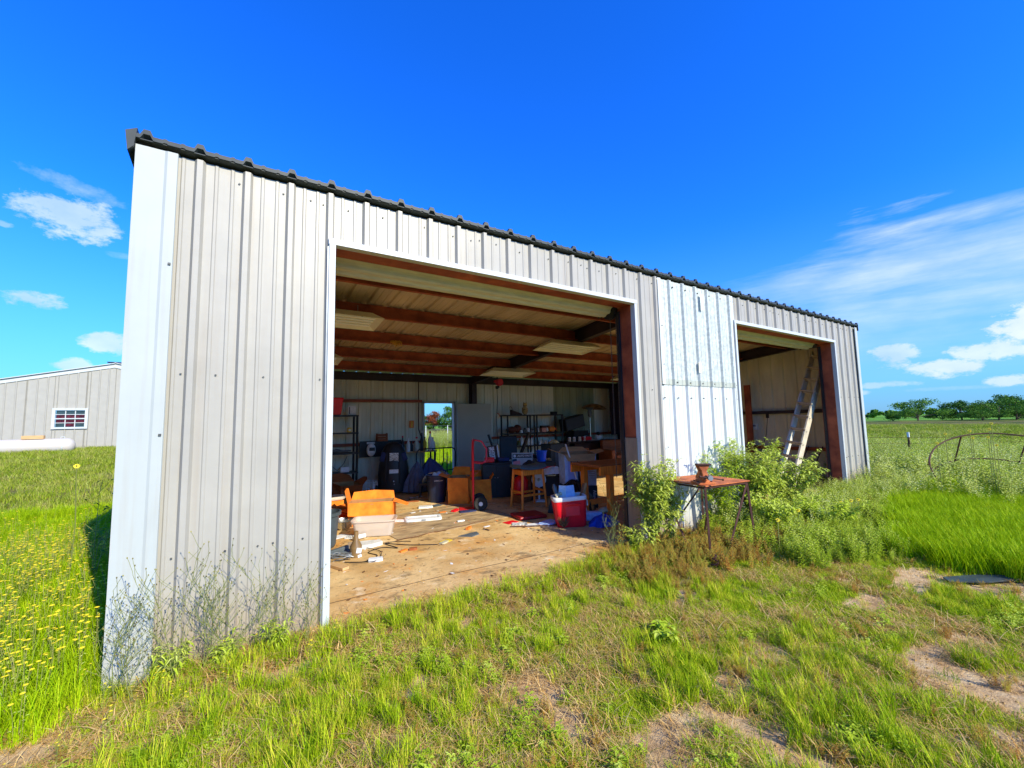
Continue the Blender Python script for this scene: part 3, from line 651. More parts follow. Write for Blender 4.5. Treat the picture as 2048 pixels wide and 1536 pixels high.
solo('hand_tool', 'dark hand tool lying on the middle shelf of the left rack', 'tool', GREYP, MB().tube([(-.2,0,.03),(-.05,.02,.05),(.1,0,.03),(.28,.03,.04)],[.03,.045,.03,.02],8), (2.52,6.62,FZ+.956), smooth=True)
solo('cable', 'thin black cable looping off the low shelf of the left rack', 'cable', BLACK, MB().tube([(2.20,6.52,.85),(2.35,6.52,.78),(2.48,6.53,.66),(2.62,6.55,.80),(2.70,6.56,.98)],.006,5))
# owl
t = thing('owl_decoy', 'brown and tan owl decoy perched on the back shelf', 'owl', (7.92,6.85,FZ+1.801))
OWL = mat('owl_plumage', (.16,.09,.03), .7, 0, .4, 30, .4, 60, col2=(.5,.36,.15))
MB().lathe([(0,0),(.05,.0),(.075,.04),(.085,.12),(.075,.20),(.055,.235),(.06,.26),(.068,.30),(.055,.345),(.02,.36),(0,.362)],(0,0,0),16,sq=.85).build('body', OWL, t, True)
MB().tube([(-.04,0,.33),(-.055,0,.39)],[.022,.004],6).tube([(.04,0,.33),(.055,0,.39)],[.022,.004],6).build('ear_tuft', OWL, t)
for sx in (-.025,.025): MB().ball((sx,-.052,.30),.016,8,(1,.5,1)).build('eye', YEL, t, True)
MB().tube([(0,-.058,.285),(0,-.072,.262)],[.010,.002],6).build('beak', BLACK, t)
for sx in (-1,1): MB().ball((sx*.075,.01,.13),.06,8,(.35,.8,1.6)).build('wing', OWL, t, True)
# things on the back racks
t = thing('hand_plane', 'dark wedge shaped tool lying left of the owl on the shelf top', 'tool', (7.55,6.84,FZ+1.801)); MB().add([(-.16,-.05,0),(.24,-.05,0),(.24,.05,0),(-.16,.05,0),(-.16,-.05,.15),(-.16,.05,.15),(.22,-.05,.03),(.22,.05,.03)],[(0,3,2,1),(0,1,6,4),(3,5,7,2),(4,6,7,5),(0,4,5,3),(1,2,7,6)]).build('body', DARKWOOD, t, bev=.01); MB().tube([(-.1,0,.14),(-.12,0,.22),(-.17,0,.25),(-.2,0,.21)],.008,6).build('wire_handle', BLACKM, t)
bxo('tool_case', 'small black tool case on the right end of the shelf top', 'case', BLACK, (9.02,6.84,FZ+1.801), (.22,.12,.09), bev=.02)
solo('leather_bag', 'brown leather bag slumped on the second shelf of the left back rack', 'bag', mat('brown_leather', (.12,.03,.015), .6, 0, .4, 7, .3, 25), MB().ball((0,0,.10),.16,12,(1.1,.7,.62)).ball((.22,.02,.13),.13,12,(1.0,.8,.95)), (7.42,6.86,FZ+1.252), smooth=True)
cl = [(7.72,.05,.10,WHITEP,'jar','small white jar beside the brown leather bag'),(7.86,.06,.13,GREYP,'jar','dark grey jar in the middle of the left back rack'),(7.98,.05,.17,PAPER,'bottle','white bottle at the rack joint, second shelf'),(8.34,.04,.16,PAPER,'tube','thin white tube standing on the right back rack'),(8.16,.07,.09,PRINT,'jar','purple and white jar on the right back rack, left end')]
for x, r, h, m, c, l in cl:
    t = thing(c, l, c, (x,6.80,FZ+1.252)); MB().lathe([(0,0),(r*.95,0),(r,.01),(r,h*.75),(r*.6,h*.82),(r*.6,h),(0,h)],(0,0,0),12).build('body', m, t, True); MB().lathe([(0,h*.86),(r*.66,h*.86),(r*.66,h+.01),(0,h+.012)],(0,0,0),12).build('lid', BLACK, t, True)
bxo('carton', 'pink carton beside the orange can on the right back rack', 'box', mat('pink_card',(.62,.27,.20),.7,0,.15,9), (8.55,6.80,FZ+1.252), (.16,.12,.13))
bxo('carton', 'maroon carton behind the white bear on the right back rack', 'box', DARKWOOD, (8.70,6.92,FZ+1.252), (.30,.12,.20))
t = thing('figurine', 'small white bear figurine on the right back rack', 'figurine', (8.68,6.76,FZ+1.252)); MB().ball((0,0,.045),.04,10).build('body', WHITEP, t, True); MB().ball((0,-.005,.10),.027,10).ball((-.02,0,.125),.01,6).ball((.02,0,.125),.01,6).build('head', WHITEP, t, True)
t = thing('gas_canister', 'orange canister lying on the right back rack', 'canister', (8.88,6.80,FZ+1.252)); MB().lathe([(0,-.12),(.07,-.11),(.085,-.08),(.085,.08),(.06,.11),(.02,.12),(.02,.16),(0,.16)],(0,0,.086),14,'x').build('tank', ORANGE, t, True); box('cap', RED, t, (.16,0,.086), (.03,.05,.05))
# third shelf row, bottles and small stuff
for k, (x, h, r, m, l) in enumerate([(7.30,.20,.035,YEL,'yellow bottle at the left end of the third back shelf'),(7.44,.22,.04,ORANGE,'orange bottle on the third back shelf'),(7.60,.20,.045,mat('olive_glass',(.10,.12,.03),.3),'olive bottle leaning on the third back shelf'),(7.74,.30,.05,WHITEP,'tall white jug on the third back shelf'),(7.86,.26,.045,mat('pale_yellow_plastic',(.6,.6,.3),.5),'pale yellow jug on the third back shelf'),(7.98,.28,.045,WHITEP,'white jug with a pink label on the third back shelf'),(8.10,.24,.04,PAPER,'slim white bottle on the third back shelf')]):
    t = thing('bottle', l, 'bottle', (x,6.80,FZ+.872), random.random(), 'bottles on the third back shelf', rot=(0,(.25 if 'leaning' in l else 0),0)); MB().lathe([(0,0),(r,0),(r,h*.62),(r*.35,h*.8),(r*.35,h*.92),(0,h*.92)],(0,0,0),12).build('body', m, t, True); MB().lathe([(0,h*.9),(r*.42,h*.9),(r*.42,h),(0,h)],(0,0,0),10).build('cap', BLACK if k % 2 else RED, t, True)
for k, (x, l, m) in enumerate([(8.42,'white mug on the lower right back shelf',WHITEP),(8.62,'clear jar on the lower right back shelf',CLEAR),(8.80,'blue tinted jar on the lower right back shelf',BLUEC)]):
    t = thing('mug' if k == 0 else 'jar', l, 'mug' if k == 0 else 'jar', (x,6.80,FZ+.872)); MB().lathe([(0,0),(.055,0),(.06,.12),(.054,.12),(.05,.01),(0,.01)],(0,0,0),14).build('body', m, t, True)
    if k == 0: MB().tube([(.055,0,.10),(.095,0,.09),(.095,0,.04),(.055,0,.02)],.008,6).build('handle', m, t, True)
# black tilted loudspeaker and amplifier
t = thing('loudspeaker', 'big black loudspeaker tilted on the box beside the back racks', 'speaker', (9.72,6.78,1.62), rot=(0,-.20,.08)); box('cabinet', BLACK, t, (0,0,0), (.86,.30,.40), bev=.01); box('grille', mat('speaker_cloth', (.045,.055,.065), .9, 0, .25, 60), t, (0,-.158,0), (.80,.012,.34))
t = thing('black_box', 'black plastic box under the tilted loudspeaker', 'box', (9.95,6.80,FZ)); box('body', BLACK, t, (0,0,.63), (.60,.42,1.26), bev=.01); box('latch', GREY, t, (0,-.215,1.0), (.06,.015,.05))
# patio heater
t = thing('patio_heater', 'tall patio heater with a dished rusty reflector', 'heater', (10.42,6.68,FZ))
MB().lathe([(0,0),(.22,0),(.22,.05),(.19,.08),(.19,.68),(.06,.74),(0,.74)],(0,0,0),20).build('base', GREYP, t, True); MB().tube([(0,0,.74),(0,0,1.72)],.03,10).build('pole', STEEL, t, True)
MB().lathe([(.03,1.68),(.06,1.74),(.075,1.85),(.06,1.93),(.10,1.95),(.13,1.98),(.13,2.04),(0,2.06)],(0,0,0),18).build('burner', GREYP, t, True)
mb = MB(); mb.T = Matrix.Rotation(.10,4,'Y'); mb.lathe([(0,2.13),(.16,2.12),(.33,2.06),(.42,1.99),(.43,1.995),(.34,2.07),(.16,2.135),(0,2.15)],(0,0,0),28).build('reflector', mat('heat_stained_steel',(.18,.09,.035),.4,.6,.3,5,col2=(.4,.24,.10)), t, True)
t = thing('round_tray', 'white round tray on the patio heater pole', 'tray', (10.43,6.63,1.03)); MB().lathe([(0,0),(.24,0),(.26,.02),(.25,.02),(.235,.008),(0,.008)],(0,0,0),22).build('dish', WHITEP, t, True)
t = thing('glass_lantern', 'small white jar lantern with a dark top by the heater pole', 'lantern', (10.70,6.60,1.045)); MB().lathe([(0,0),(.09,0),(.12,.06),(.10,.13),(.05,.15),(0,.15)],(0,0,0),16).build('globe', WHITEP, t, True); MB().ball((0,0,.20),.07,10,(1,1,.8)).build('top', DARKWOOD, t, True)
t = thing('toolbox', 'red toolbox lying left of the heater pole', 'toolbox', (10.10,6.55,1.10)); box('body', REDM, t, (0,0,.0), (.36,.16,.11), bev=.01); MB().tube([(-.08,0,.055),(-.06,0,.09),(.06,0,.09),(.08,0,.055)],.008,6).build('handle', GREY, t)
t = thing('workbench', 'cluttered dark workbench against the back wall by the heater', 'workbench', (10.35,6.72,FZ)); box('top', DARKWOOD, t, (0,0,.90), (2.4,.62,.05))
for x in (-1.12,1.12):
    for y in (-.26,.26): box('leg', DARKWOOD, t, (x,y,.44), (.08,.08,.88))
box('drawer', DARKWOOD, t, (-.35,-.28,.72), (1.0,.05,.26)); box('back_board', DARKWOOD, t, (.2,.27,.45), (1.9,.03,.8))
for k, x in enumerate((9.35,9.55,9.78,9.98)):
    t = thing('glass_jar', ['clear jar at the left end of the back workbench','squat clear jar on the back workbench','clear jar with a pale lid on the back workbench','clear jar next to the red toolbox'][k], 'jar', (x,6.5,FZ+.926)); MB().lathe([(0,0),(.05,0),(.055,.10-.01*k),(.04,.12),(0,.12)],(0,0,0),12).build('body', CLEAR, t, True); MB().lathe([(0,.118),(.045,.118),(.045,.14),(0,.14)],(0,0,0),12).build('lid', PAPER, t, True)
t = thing('sofa', 'brown sofa standing behind the wooden workbench', 'sofa', (10.9,5.35,FZ), -.25); box('base', DARKWOOD, t, (0,0,.22), (1.75,.8,.40), bev=.04); box('backrest', WOODD, t, (0,.36,.62), (1.75,.18,.68), bev=.05); box('armrest', WOODD, t, (-.88,0,.38), (.16,.82,.62), bev=.04); box('armrest', WOODD, t, (.88,0,.38), (.16,.82,.62), bev=.04); box('seat_cushion', WOODD, t, (0,-.08,.48), (1.55,.6,.14), bev=.04)
for z, y, l in ((1.62,6.35,'white outlet box on the side wall, nearer the chains'),(1.60,6.85,'white outlet box on the side wall, left one')):
    t = thing('outlet_box', l, 'outlet', (LX-.06,y,z), 0, 'outlet boxes at the far corner'); box('casing', WHITEP, t, (0,0,0), (.06,.12,.20)); box('cover', PAPER, t, (-.034,0,.02), (.008,.07,.10))
t = thing('thermometer', 'orange thermometer plate on the back wall left of the open door', 'thermometer', (4.47,7.235,1.68)); box('plate', ORANGE, t, (0,0,0), (.13,.02,.20), bev=.03); box('scale', YEL, t, (0,-.012,.0), (.03,.006,.15), bev=0)
solo('conduit', 'thin brown conduit running down the wall left of the open door', 'conduit', RUSTD, MB().tube([(4.66,7.23,2.9),(4.66,7.23,1.55),(4.74,7.2,1.30)],.014,6))
t = thing('crate', 'rust brown wooden crate on the low girt of the back wall', 'crate', (3.64,7.10,1.262)); 
for k in range(3): box('slat', WOODD, t, (0,-.07,.03+.065*k), (.26,.012,.058)); 
for sx in (-1,1): box('end_board', WOODD, t, (sx*.125,0,.10), (.012,.14,.20))
box('floor_board', WOODD, t, (0,0,.006), (.24,.13,.012))
# bench with bottles
t = thing('side_bench', 'narrow bench full of bottles left of the open back door', 'bench', (4.42,6.82,FZ)); box('top', WOODP, t, (0,0,.87), (1.05,.40,.03)); 
for x in (-.48,.48):
    for y in (-.15,.15): box('leg', BLACKM, t, (x,y,.43), (.04,.04,.86), bev=0)
bt = [(3.98,.16,.05,mat('amber_plastic',(.55,.20,.07),.4),'squat amber tub on the bottle bench'),(4.10,.40,.045,BLACK,'tall black spray bottle on the bottle bench'),(4.21,.34,.05,WHITEP,'white bottle behind the amber tub'),(4.33,.26,.05,BLACK,'short black bottle in the middle of the bench'),(4.45,.36,.06,mat('cream_plastic',(.55,.55,.45),.5),'cream jug in the middle of the bottle bench'),(4.58,.52,.04,BLACK,'tallest black bottle on the bench'),(4.70,.36,.05,YEL,'bottle with a yellow base near the door frame'),(4.80,.50,.055,PAPER,'tall white carton bottle next to the door frame'),(4.90,.34,.07,WHITEP,'round white jug nearest the open door')]
for k, (x, h, r, m, l) in enumerate(bt):
    t = thing('bottle', l, 'bottle', (x,6.80+.07*math.sin(k*2.4),FZ+.886), k, 'bottles on the bench by the door'); MB().lathe([(0,0),(r,0),(r,h*.58),(r*.4,h*.78),(r*.35,h*.93),(0,h*.93)],(0,0,0),12).build('body', m, t, True); MB().lathe([(0,h*.9),(r*.45,h*.9),(r*.45,h),(0,h)],(0,0,0),10).build('cap', (BLACK, RED, WHITEP)[k % 3], t, True)
# dark upholstered machine
t = thing('equipment_cart', 'tall black cart with worn label panels standing against the back wall', 'cart', (3.62,6.02,FZ), -.35)
mb = MB(); mb.lathe([(.34,.0),(.36,.25),(.33,.6),(.28,.88),(.19,1.06),(.10,1.12),(0,1.13)],(0,0,.05),20,sq=.55).build('body', BLACK, t, True)
box('label_panel', PRINT, t, (.02,-.175,.83), (.20,.02,.22), (.25,0,0)); box('label_panel', PAPER, t, (.02,-.212,.52), (.20,.02,.085), (.06,0,0)); box('shoulder_pad', NAVY, t, (-.22,-.05,.84), (.14,.16,.22), (0,.3,0), .03); box('shoulder_pad', NAVY, t, (.24,-.05,.84), (.12,.16,.20), (0,-.3,0), .03)
for sx in (-1,1): MB().tube([(sx*.13,-.17,.95),(sx*.15,-.22,.6),(sx*.16,-.23,.25)],.018,6).build('strap', BLACKM, t)
for sx in (-1,1): MB().lathe([(0,-.03),(.09,-.03),(.10,-.015),(.10,.015),(.09,.03),(0,.03)],(sx*.36,0,.10),14,'x').build('wheel', RUBBER, t, True)
MB().ball((.02,-.25,.30),.02,8).ball((.03,-.25,.24),.016,8).build('stud', STEEL, t, True)
t = thing('welding_helmet', 'white and grey helmet hanging left of the black cart', 'helmet', (3.28,6.72,1.08)); MB().ball((0,0,0),.14,12,(.8,.7,1.15)).build('shell', PAPER, t, True); box('visor', BLACK, t, (.0,-.095,.02), (.13,.03,.08))
t = thing('helmet', 'cream round helmet hanging right of the black cart', 'helmet', (3.84,6.72,1.13)); MB().ball((0,0,0),.13,12,(.95,.8,.85)).build('shell', BEIGE, t, True); box('strap', BLACK, t, (.08,-.07,-.04), (.07,.06,.16))
bxo('tool_board', 'black tool board with small pieces fixed behind the helmets', 'tool board', BLACK, (3.62,7.12,.88), (1.05,.03,.40))
t = thing('paper_notice', 'torn white notice pinned above the helmets', 'notice', (3.36,7.08,1.23)); box('sheet', PAPER, t, (0,0,0), (.20,.004,.05), bev=0)
for k, (x, y, l) in enumerate(((3.12,6.35,'pale lattice crate wall, left one behind the orange box'),(3.42,6.22,'pale lattice crate wall, right one behind the orange box'))):
    t = thing('milk_crate', l, 'crate', (x,y,FZ), -.45, 'pale milk crates at the back'); mb = MB()
    for yy in (-.15,.15):
        for q in range(5): mb.box((-.16+.08*q,yy,.14),(.014,.012,.28))
        for z in (.01,.08,.15,.22,.28): mb.box((0,yy,z),(.34,.012,.016))
    for xx in (-.16,.16):
        for q in range(4): mb.box((xx,-.15+.1*q,.14),(.012,.014,.28))
        for z in (.01,.08,.15,.22,.28): mb.box((xx,0,z),(.012,.31,.016))
    mb.box((0,0,.006),(.32,.30,.01)); mb.build('lattice', WHITEP, t)
# tarp covered heap, folding frame, seat shell
def cloth(name, label, cat, m, base, pts, loc, seed=1, amp=.03, group=None):
    """a draped heap: radial grid from an outline up to a peak with folds"""
    rn = random.Random(seed); mb = MB(); n = 36; rings = 9; vs = []
    for r in range(rings+1):
        f = r/rings
        for k in range(n):
            a = 2*math.pi*k/n; rx, ry, hz, px, py = base
            fold = 1+amp*4*math.sin(a*7+seed)*(1-f*.6)+amp*2*math.sin(a*13+2*seed)
            rr = (1-f)**.9*fold; z = hz*(f**pts)+amp*math.sin(a*5+f*9+seed)*.5*(f < .98)*(f > 0)
            vs.append((px*f+rx*rr*math.cos(a), py*f+ry*rr*math.sin(a), z))
    fs = [(r*n+k, r*n+(k+1) % n, (r+1)*n+(k+1) % n, (r+1)*n+k) for r in range(rings) for k in range(n)]
    mb.add(vs, fs); return solo(name, label, cat, m, mb, loc, smooth=True, group=group)
cloth('blue_tarp', 'navy blue tarp draped over a heap by the open back door', 'tarp', mat('navy_tarp',(.035,.06,.17),.55,0,.25,8,.2,25), (.52,.35,.78,-.15,0), .75, (4.62,5.95,FZ), 2)
cloth('duffel_bag', 'slumped grey blue duffel bag left of the tarp heap', 'bag', mat('slate_nylon',(.08,.10,.16),.5,0,.3,9,.3,25), (.26,.22,.68,.05,0), .55, (4.05,5.75,FZ+.04), 5)
t = thing('folding_bed_frame', 'black tubular folding bed frame in front of the open back door', 'bed frame', (4.78,6.28,0)); 
MB().tube([(-.52,0,.10),(-.52,0,.92),(-.49,0,1.02),(-.42,0,1.06),(.42,0,1.06),(.50,0,1.03),(.53,0,.95),(.50,0,.12)],.017,8).build('outer_tube', BLACKM, t, True)
MB().tube([(-.52,0,.46),(.44,0,.50),(.52,0,.54)],.013,8).build('lower_rail', BLACKM, t, True); MB().tube([(.20,0.02,1.05),(.21,.02,.75),(.13,.02,.50)],.014,6).tube([(.30,0,.95),(.30,0,.15)],.012,6).build('brace', BLACKM, t)
for k in range(9): MB().tube([(-.42+.10*k,0,.48),(-.40+.10*k,0,1.05)],.0055,5).build('bar', BLACKM, t)
mb = MB(); n = 14; vs = []; fs = []
for r in range(n+1):
    a = math.pi*(.05+.92*r/n)
    for s, w in ((0,-.16),(1,.16)): vs.append((-.27*math.cos(a), w, .22*math.sin(a)))
    for s, w in ((0,-.16),(1,.16)): vs.append((-.235*math.cos(a), w, .185*math.sin(a)))
for r in range(n):
    b = r*4; c = b+4; fs += [(b,b+1,c+1,c),(b+2,c+2,c+3,b+3),(b,c,c+2,b+2),(b+1,b+3,c+3,c+1)]
t = thing('foam_pad', 'cream perforated foam pad arched in front of the tarp heap', 'pad', (4.30,5.10,FZ+.30), -.9, rot=(0,-.25,-.9)); mb.add(vs, fs).build('pad', BEIGE, t, True)
mb = MB()
for r in range(12):
    for w in (-.12,-.06,0,.06,.12):
        a = math.pi*(.1+.82*r/11); mb.box((-.272*math.cos(a), w, .222*math.sin(a)), (.018,.014,.018), (0,a,0))
mb.build('hole', BLACK, t)
t = thing('low_stand', 'low dark stand carrying the cream foam pad', 'stand', (4.22,5.10,FZ), -.4); box('top', BLACKM, t, (0,0,.28), (.60,.36,.04)); 
for sx in (-.27,.27):
    for sy in (-.15,.15): box('leg', BLACKM, t, (sx,sy,.13), (.035,.035,.26))
for k in range(4): bxo('board_scrap', ['short board under the low stand','thin board leaning in the floor clutter','grey board in the floor clutter by the bin','split board in the shade by the bin'][k], 'board', (WOODD,CARDI,GREYP,WOODD)[k], (3.55+.28*k,4.75+.22*(k % 2),FZ), (.42-.05*k,.10,.018), .5*k-.4)
for k in range(9): bxo('litter', 'small scrap lying in the shaded clutter by the black cart', 'litter', (PAPER,CARDI,WOODD,PRINT)[k % 4], (3.25+.17*k,5.0+.25*math.sin(k*2.2),FZ), (.12,.08,.012), k*.9, group='scraps in the shaded clutter')
# dark bin with contents
t = thing('waste_bin', 'dark navy waste bin in front of the tarp heap', 'bin', (4.03,4.42,FZ), -.5)
MB().lathe([(0,0),(.165,0),(.19,.30),(.205,.50),(.225,.51),(.225,.545),(.20,.545),(.185,.30),(.155,.02),(0,.02)],(0,0,0),20,sq=.95).build('shell', mat('navy_bin_plastic',(.012,.02,.05),.4,0,.2,7), t, True)
text('AMERICAN', t, (.06,-.205,.44), (math.pi/2-.04,0,.28), .035, PAPER)
for k, (dx, dy, r, m, l) in enumerate(((-.08,0,.06,WHITEP,'white and blue cup in the navy bin'),(.02,.03,.08,BLUEC,'pale blue package in the navy bin'),(.11,-.02,.06,GREYP,'dark can in the navy bin'))):
    solo('can', l, 'can', m, MB().lathe([(0,0),(r*.8,0),(r*.85,.12),(0,.125)],(0,0,0),12), (4.03+dx,4.42+dy,FZ+.47), smooth=True, rot=(.5*k,.6,0))
cloth('bin_liner', 'rumpled teal plastic filling the navy bin', 'plastic bag', mat('teal_film',(.05,.16,.19),.4,0,.4,12), (.18,.17,.10,0,0), .8, (4.03,4.42,FZ+.42), 3)

# ------------------------------------------------------------ cardboard boxes
def carton(name, label, loc, rz, w, d, h, flaps, m=CARD, mi=CARDI, th=.006, crush=0.0, cat='cardboard box', group=None, tape=None):
    t = thing(name, label, cat, loc, rz, group)
    rn = random.Random(int(w*1000+h*77)); j = lambda: rn.uniform(-crush, crush)
    T = [(-w/2+j(),-d/2+j(),h+j()),(w/2+j(),-d/2+j(),h+j()),(w/2+j(),d/2+j(),h+j()),(-w/2+j(),d/2+j(),h+j())]
    B = [(-w/2,-d/2,0),(w/2,-d/2,0),(w/2,d/2,0),(-w/2,d/2,0)]
    mb = MB(); K = 7; vs = []; idx = {}
    for s in range(4):
        a, b, c, e = B[s], B[(s+1) % 4], T[(s+1) % 4], T[s]; nrm = [(0,-1),(1,0),(0,1),(-1,0)][s]; g = []
        for r in range(K+1):
            for k in range(K+1):
                f, q = k/K, r/K
                p = [(a[i]*(1-f)+b[i]*f)*(1-q)+(e[i]*(1-f)+c[i]*f)*q for i in range(3)]
                wob = crush*1.1*math.sin(f*math.pi)*math.sin(q*math.pi)*math.sin(3.1*f+4.7*q+s*2)
                g.append((p[0]+nrm[0]*wob, p[1]+nrm[1]*wob, p[2]))
        fs = [(r*(K+1)+k, r*(K+1)+k+1, (r+1)*(K+1)+k+1, (r+1)*(K+1)+k) for r in range(K) for k in range(K)]
        mb.mi = 0; mb.add(g, fs)
        mb.mi = 1; mb.add([(x-nrm[0]*th, y-nrm[1]*th, z) for x, y, z in g], [f[::-1] for f in fs])
    mb.mi = 1; mb.box((0,0,.004),(w-.01,d-.01,.006)); mb.build('body', [m, mi], t, smooth=False)
    for s, (ang, ln, cut) in enumerate(flaps):
        if ln <= 0: continue
        a, b = Vector(T[s]), Vector(T[(s+1) % 4]); out = Vector([(0,-1,0),(1,0,0),(0,1,0),(-1,0,0)][s]); dirv = out*math.cos(ang)+Vector((0,0,1))*math.sin(ang)
        p = [a, b, b.lerp(a, cut)+dirv*ln, a.lerp(b, cut*.6)+dirv*ln*(1-cut*.5)]; mid1 = p[2].lerp(p[3], .5)+dirv*crush*.8
        q = MB(); q.mi = 0; q.sheet([p[0], p[1], p[2], mid1, p[3]], .004); q.build('flap', m, t)
    if tape: MB().box((0,-d/2-.008-crush*.3,h*.5),(.05,.004,h*.98)).build('tape', tape, t)
    return t
# big crushed box in the sun
carton('moving_box', 'big crushed orange cardboard box in the sun left of the doorway', (2.50,3.38,FZ), -.36, .70, .44, .34, [(-1.25,.20,.03),(-.35,.24,.12),(1.15,.13,.05),(1.35,.20,.02)], crush=.03, tape=CARDI)
MB()
box_b = carton('moving_box', 'upright orange cardboard flap box left of the navy bin dolly', (4.36,4.02,FZ), -.58, .40, .40, .52, [(-1.45,.24,.0),(.4,.2,.1),(.9,.2,.1),(.3,.2,.1)], crush=.012)
carton('moving_box', 'orange cardboard box right of the hand truck, dark inside', (4.86,4.10,FZ), -.35, .44, .40, .43, [(-.3,.0,.0),(.9,.12,.1),(.7,.18,.1),(.9,.18,.1)], crush=.02)
carton('moving_box', 'torn dark cardboard box at the foot of the left rack', (2.62,6.15,FZ), .25, .50, .42, .30, [(-.5,.18,.2),(.6,.20,.3),(.9,.2,.2),(.5,.2,.1)], crush=.05, m=WOODD)
carton('moving_box', 'small crumpled cardboard box left of the big orange box', (2.02,3.80,FZ), .5, .34, .34, .24, [(-.2,.20,.2),(.2,.24,.3),(.6,.2,.1),(.4,.2,.1)], crush=.05)
carton('moving_box', 'blue printed appliance box with torn tan flaps', (5.98,2.30,FZ+.405), -.45, .58, .48, .58, [(-.72,.17,.12),(.2,.20,.2),(.5,.16,.2),(.35,.24,.1)], m=BLUEC, crush=.02)
abx = [o for o in bpy.data.objects if o.get('label', '').startswith('blue printed')][0]
for f in abx.children:
    if f.name.startswith('flap'): f.data.materials[0] = CARDT
box('printed_panel', mat('violet_blue_print',(.28,.38,.78),.6,0,.1,8), abx, (-.17,-.262,.27), (.14,.004,.44), bev=0)
MB().sheet([(-.075,-.268,.50),(-.055,-.268,.50),(-.01,-.268,.07),(-.06,-.268,.07)],.002).build('printed_bottle', NAVYC, abx)
text('ZK', abx, (.10,-.268,.33), (math.pi/2,0,0), .10, NAVYC, bold=.004); text('IE', abx, (.10,-.268,.24), (math.pi/2,0,0), .05, NAVYC)
for k in range(6): box('printed_line', NAVYC, abx, (.20,-.267,.18+.035*k), (.12-.02*(k % 2),.003,.004), bev=0)
for k in range(2): box('printed_line', NAVYC, abx, (-.17,-.267,.47-.17*k), (.07-.02*k,.004,.012), bev=0)
MB().lathe([(0,0),(.035,0),(.03,.03),(.02,.04),(0,.045)],(-.03,-.255,.05),10,'y').build('printed_mark', NAVYC, abx)
t = thing('mattress_box', 'dark navy mattress box under the blue printed box', 'cardboard box', (5.98,2.30,FZ), -.45); box('body', mat('deep_teal_card',(.006,.035,.06),.5,0,.2,5), t, (0,0,.20), (.60,.50,.395), bev=.006)
text('Allswell', t, (.24,-.252,.19), (math.pi/2,math.pi/2,0), .085, PAPER); text('Be the', t, (.02,-.252,.28), (math.pi/2,math.pi/2,0), .035, BLUEC); text('Be Well', t, (-.04,-.252,.27), (math.pi/2,math.pi/2,0), .035, BLUEC)
# ------------------------------------------------------------ hand truck, cabinet, stool, cooler
t = thing('hand_truck', 'red hand truck with a looped handle standing in the doorway light', 'hand truck', (4.28,3.27,FZ), -1.98)
for sx in (-.11,.11):
    MB().tube([(sx,0,.03),(sx,0,1.10),(sx*.98,.005,1.20),(sx*.9,.01,1.245)],.017,8).build('upright', REDM, t, True)
MB().tube([(-.10,.01,1.245),(-.05,.01,1.275),(.05,.01,1.275),(.10,.01,1.245)],.017,8).build('top_bar', REDM, t, True)
MB().tube([(.11,0,.86),(.13,.16,.84),(.12,.24,.90),(.10,.25,1.10),(.09,.16,1.24),(.06,.03,1.27)],.015,8).build('loop_handle', REDM, t, True)
MB().tube([(-.11,0,.86),(-.10,.14,.84),(0,.22,.84),(.12,.22,.86)],.013,8).build('loop_handle', REDM, t, True)
for z in (.14,.40,.62,.86): MB().box((0,0,z),(.22,.012,.035)).build('cross_bar', REDM, t, bev=.003)
box('centre_bar', REDM, t, (0,.012,.42), (.04,.008,.62)); box('toe_plate', REDM, t, (0,-.13,.012), (.34,.25,.010), bev=.003)
box('axle_bracket', REDM, t, (0,.09,.14), (.16,.14,.02)); MB().tube([(-.22,.12,.125),(.22,.12,.125)],.011,8).build('axle', GREY, t)
for sx in (-.20,.20):
    w = MB().lathe([(.06,-.03),(.105,-.042),(.124,-.03),(.128,0),(.124,.03),(.105,.042),(.06,.03)],(sx,.12,.128),22,'x').build('wheel', RUBBER, t, True)
    MB().lathe([(0,-.036),(.035,-.038),(.040,-.026),(.064,-.030),(.066,0),(.064,.030),(.040,.026),(.035,.038),(0,.036)],(sx,.12,.128),18,'x').build('rim', WHITEP, w, True)
t = thing('cabinet', 'black plastic cabinet behind the hand truck, small boxes on top', 'cabinet', (5.30,4.22,FZ), -.40)
box('body', BLACK, t, (0,0,.35), (.60,.46,.70), bev=.012); box('top', BLACK, t, (0,0,.715), (.68,.52,.03), bev=.008)
box('door', BLACK, t, (-.148,-.236,.35), (.285,.014,.62), bev=.004); box('door', BLACK, t, (.148,-.236,.35), (.285,.014,.62), bev=.004); MB().ball((-.03,-.252,.42),.013,8).ball((.03,-.252,.42),.013,8).build('knob', GREY, t)
CT = FZ+.735
t = thing('lunch_box', 'small red lidded box on the left of the black cabinet', 'box', (5.12,4.14,CT), -.4); box('base', RED, t, (0,0,.04), (.20,.14,.08), bev=.01); box('lid', RED, t, (0,0,.09), (.215,.155,.022), bev=.008)
t = thing('printed_carton', 'dark red printed carton leaning on the black cabinet', 'carton', (5.33,4.33,CT+.01), rot=(0,-.12,-.5)); box('body', DARKWOOD, t, (0,0,.16), (.22,.10,.33)); box('front_label', PRINT, t, (-.01,-.053,.17), (.12,.004,.27), bev=0); box('white_side', PAPER, t, (.125,0,.17), (.03,.09,.32))
bxo('folded_cloth', 'folded navy cloth on the right of the black cabinet', 'cloth', NAVY, (5.44,4.10,CT), (.26,.16,.09), -.3, bev=.03)
bxo('stand_box', 'dark carton carrying the white parts sign', 'box', DARKWOOD, (5.86,4.02,FZ), (.46,.36,.56), -.5)
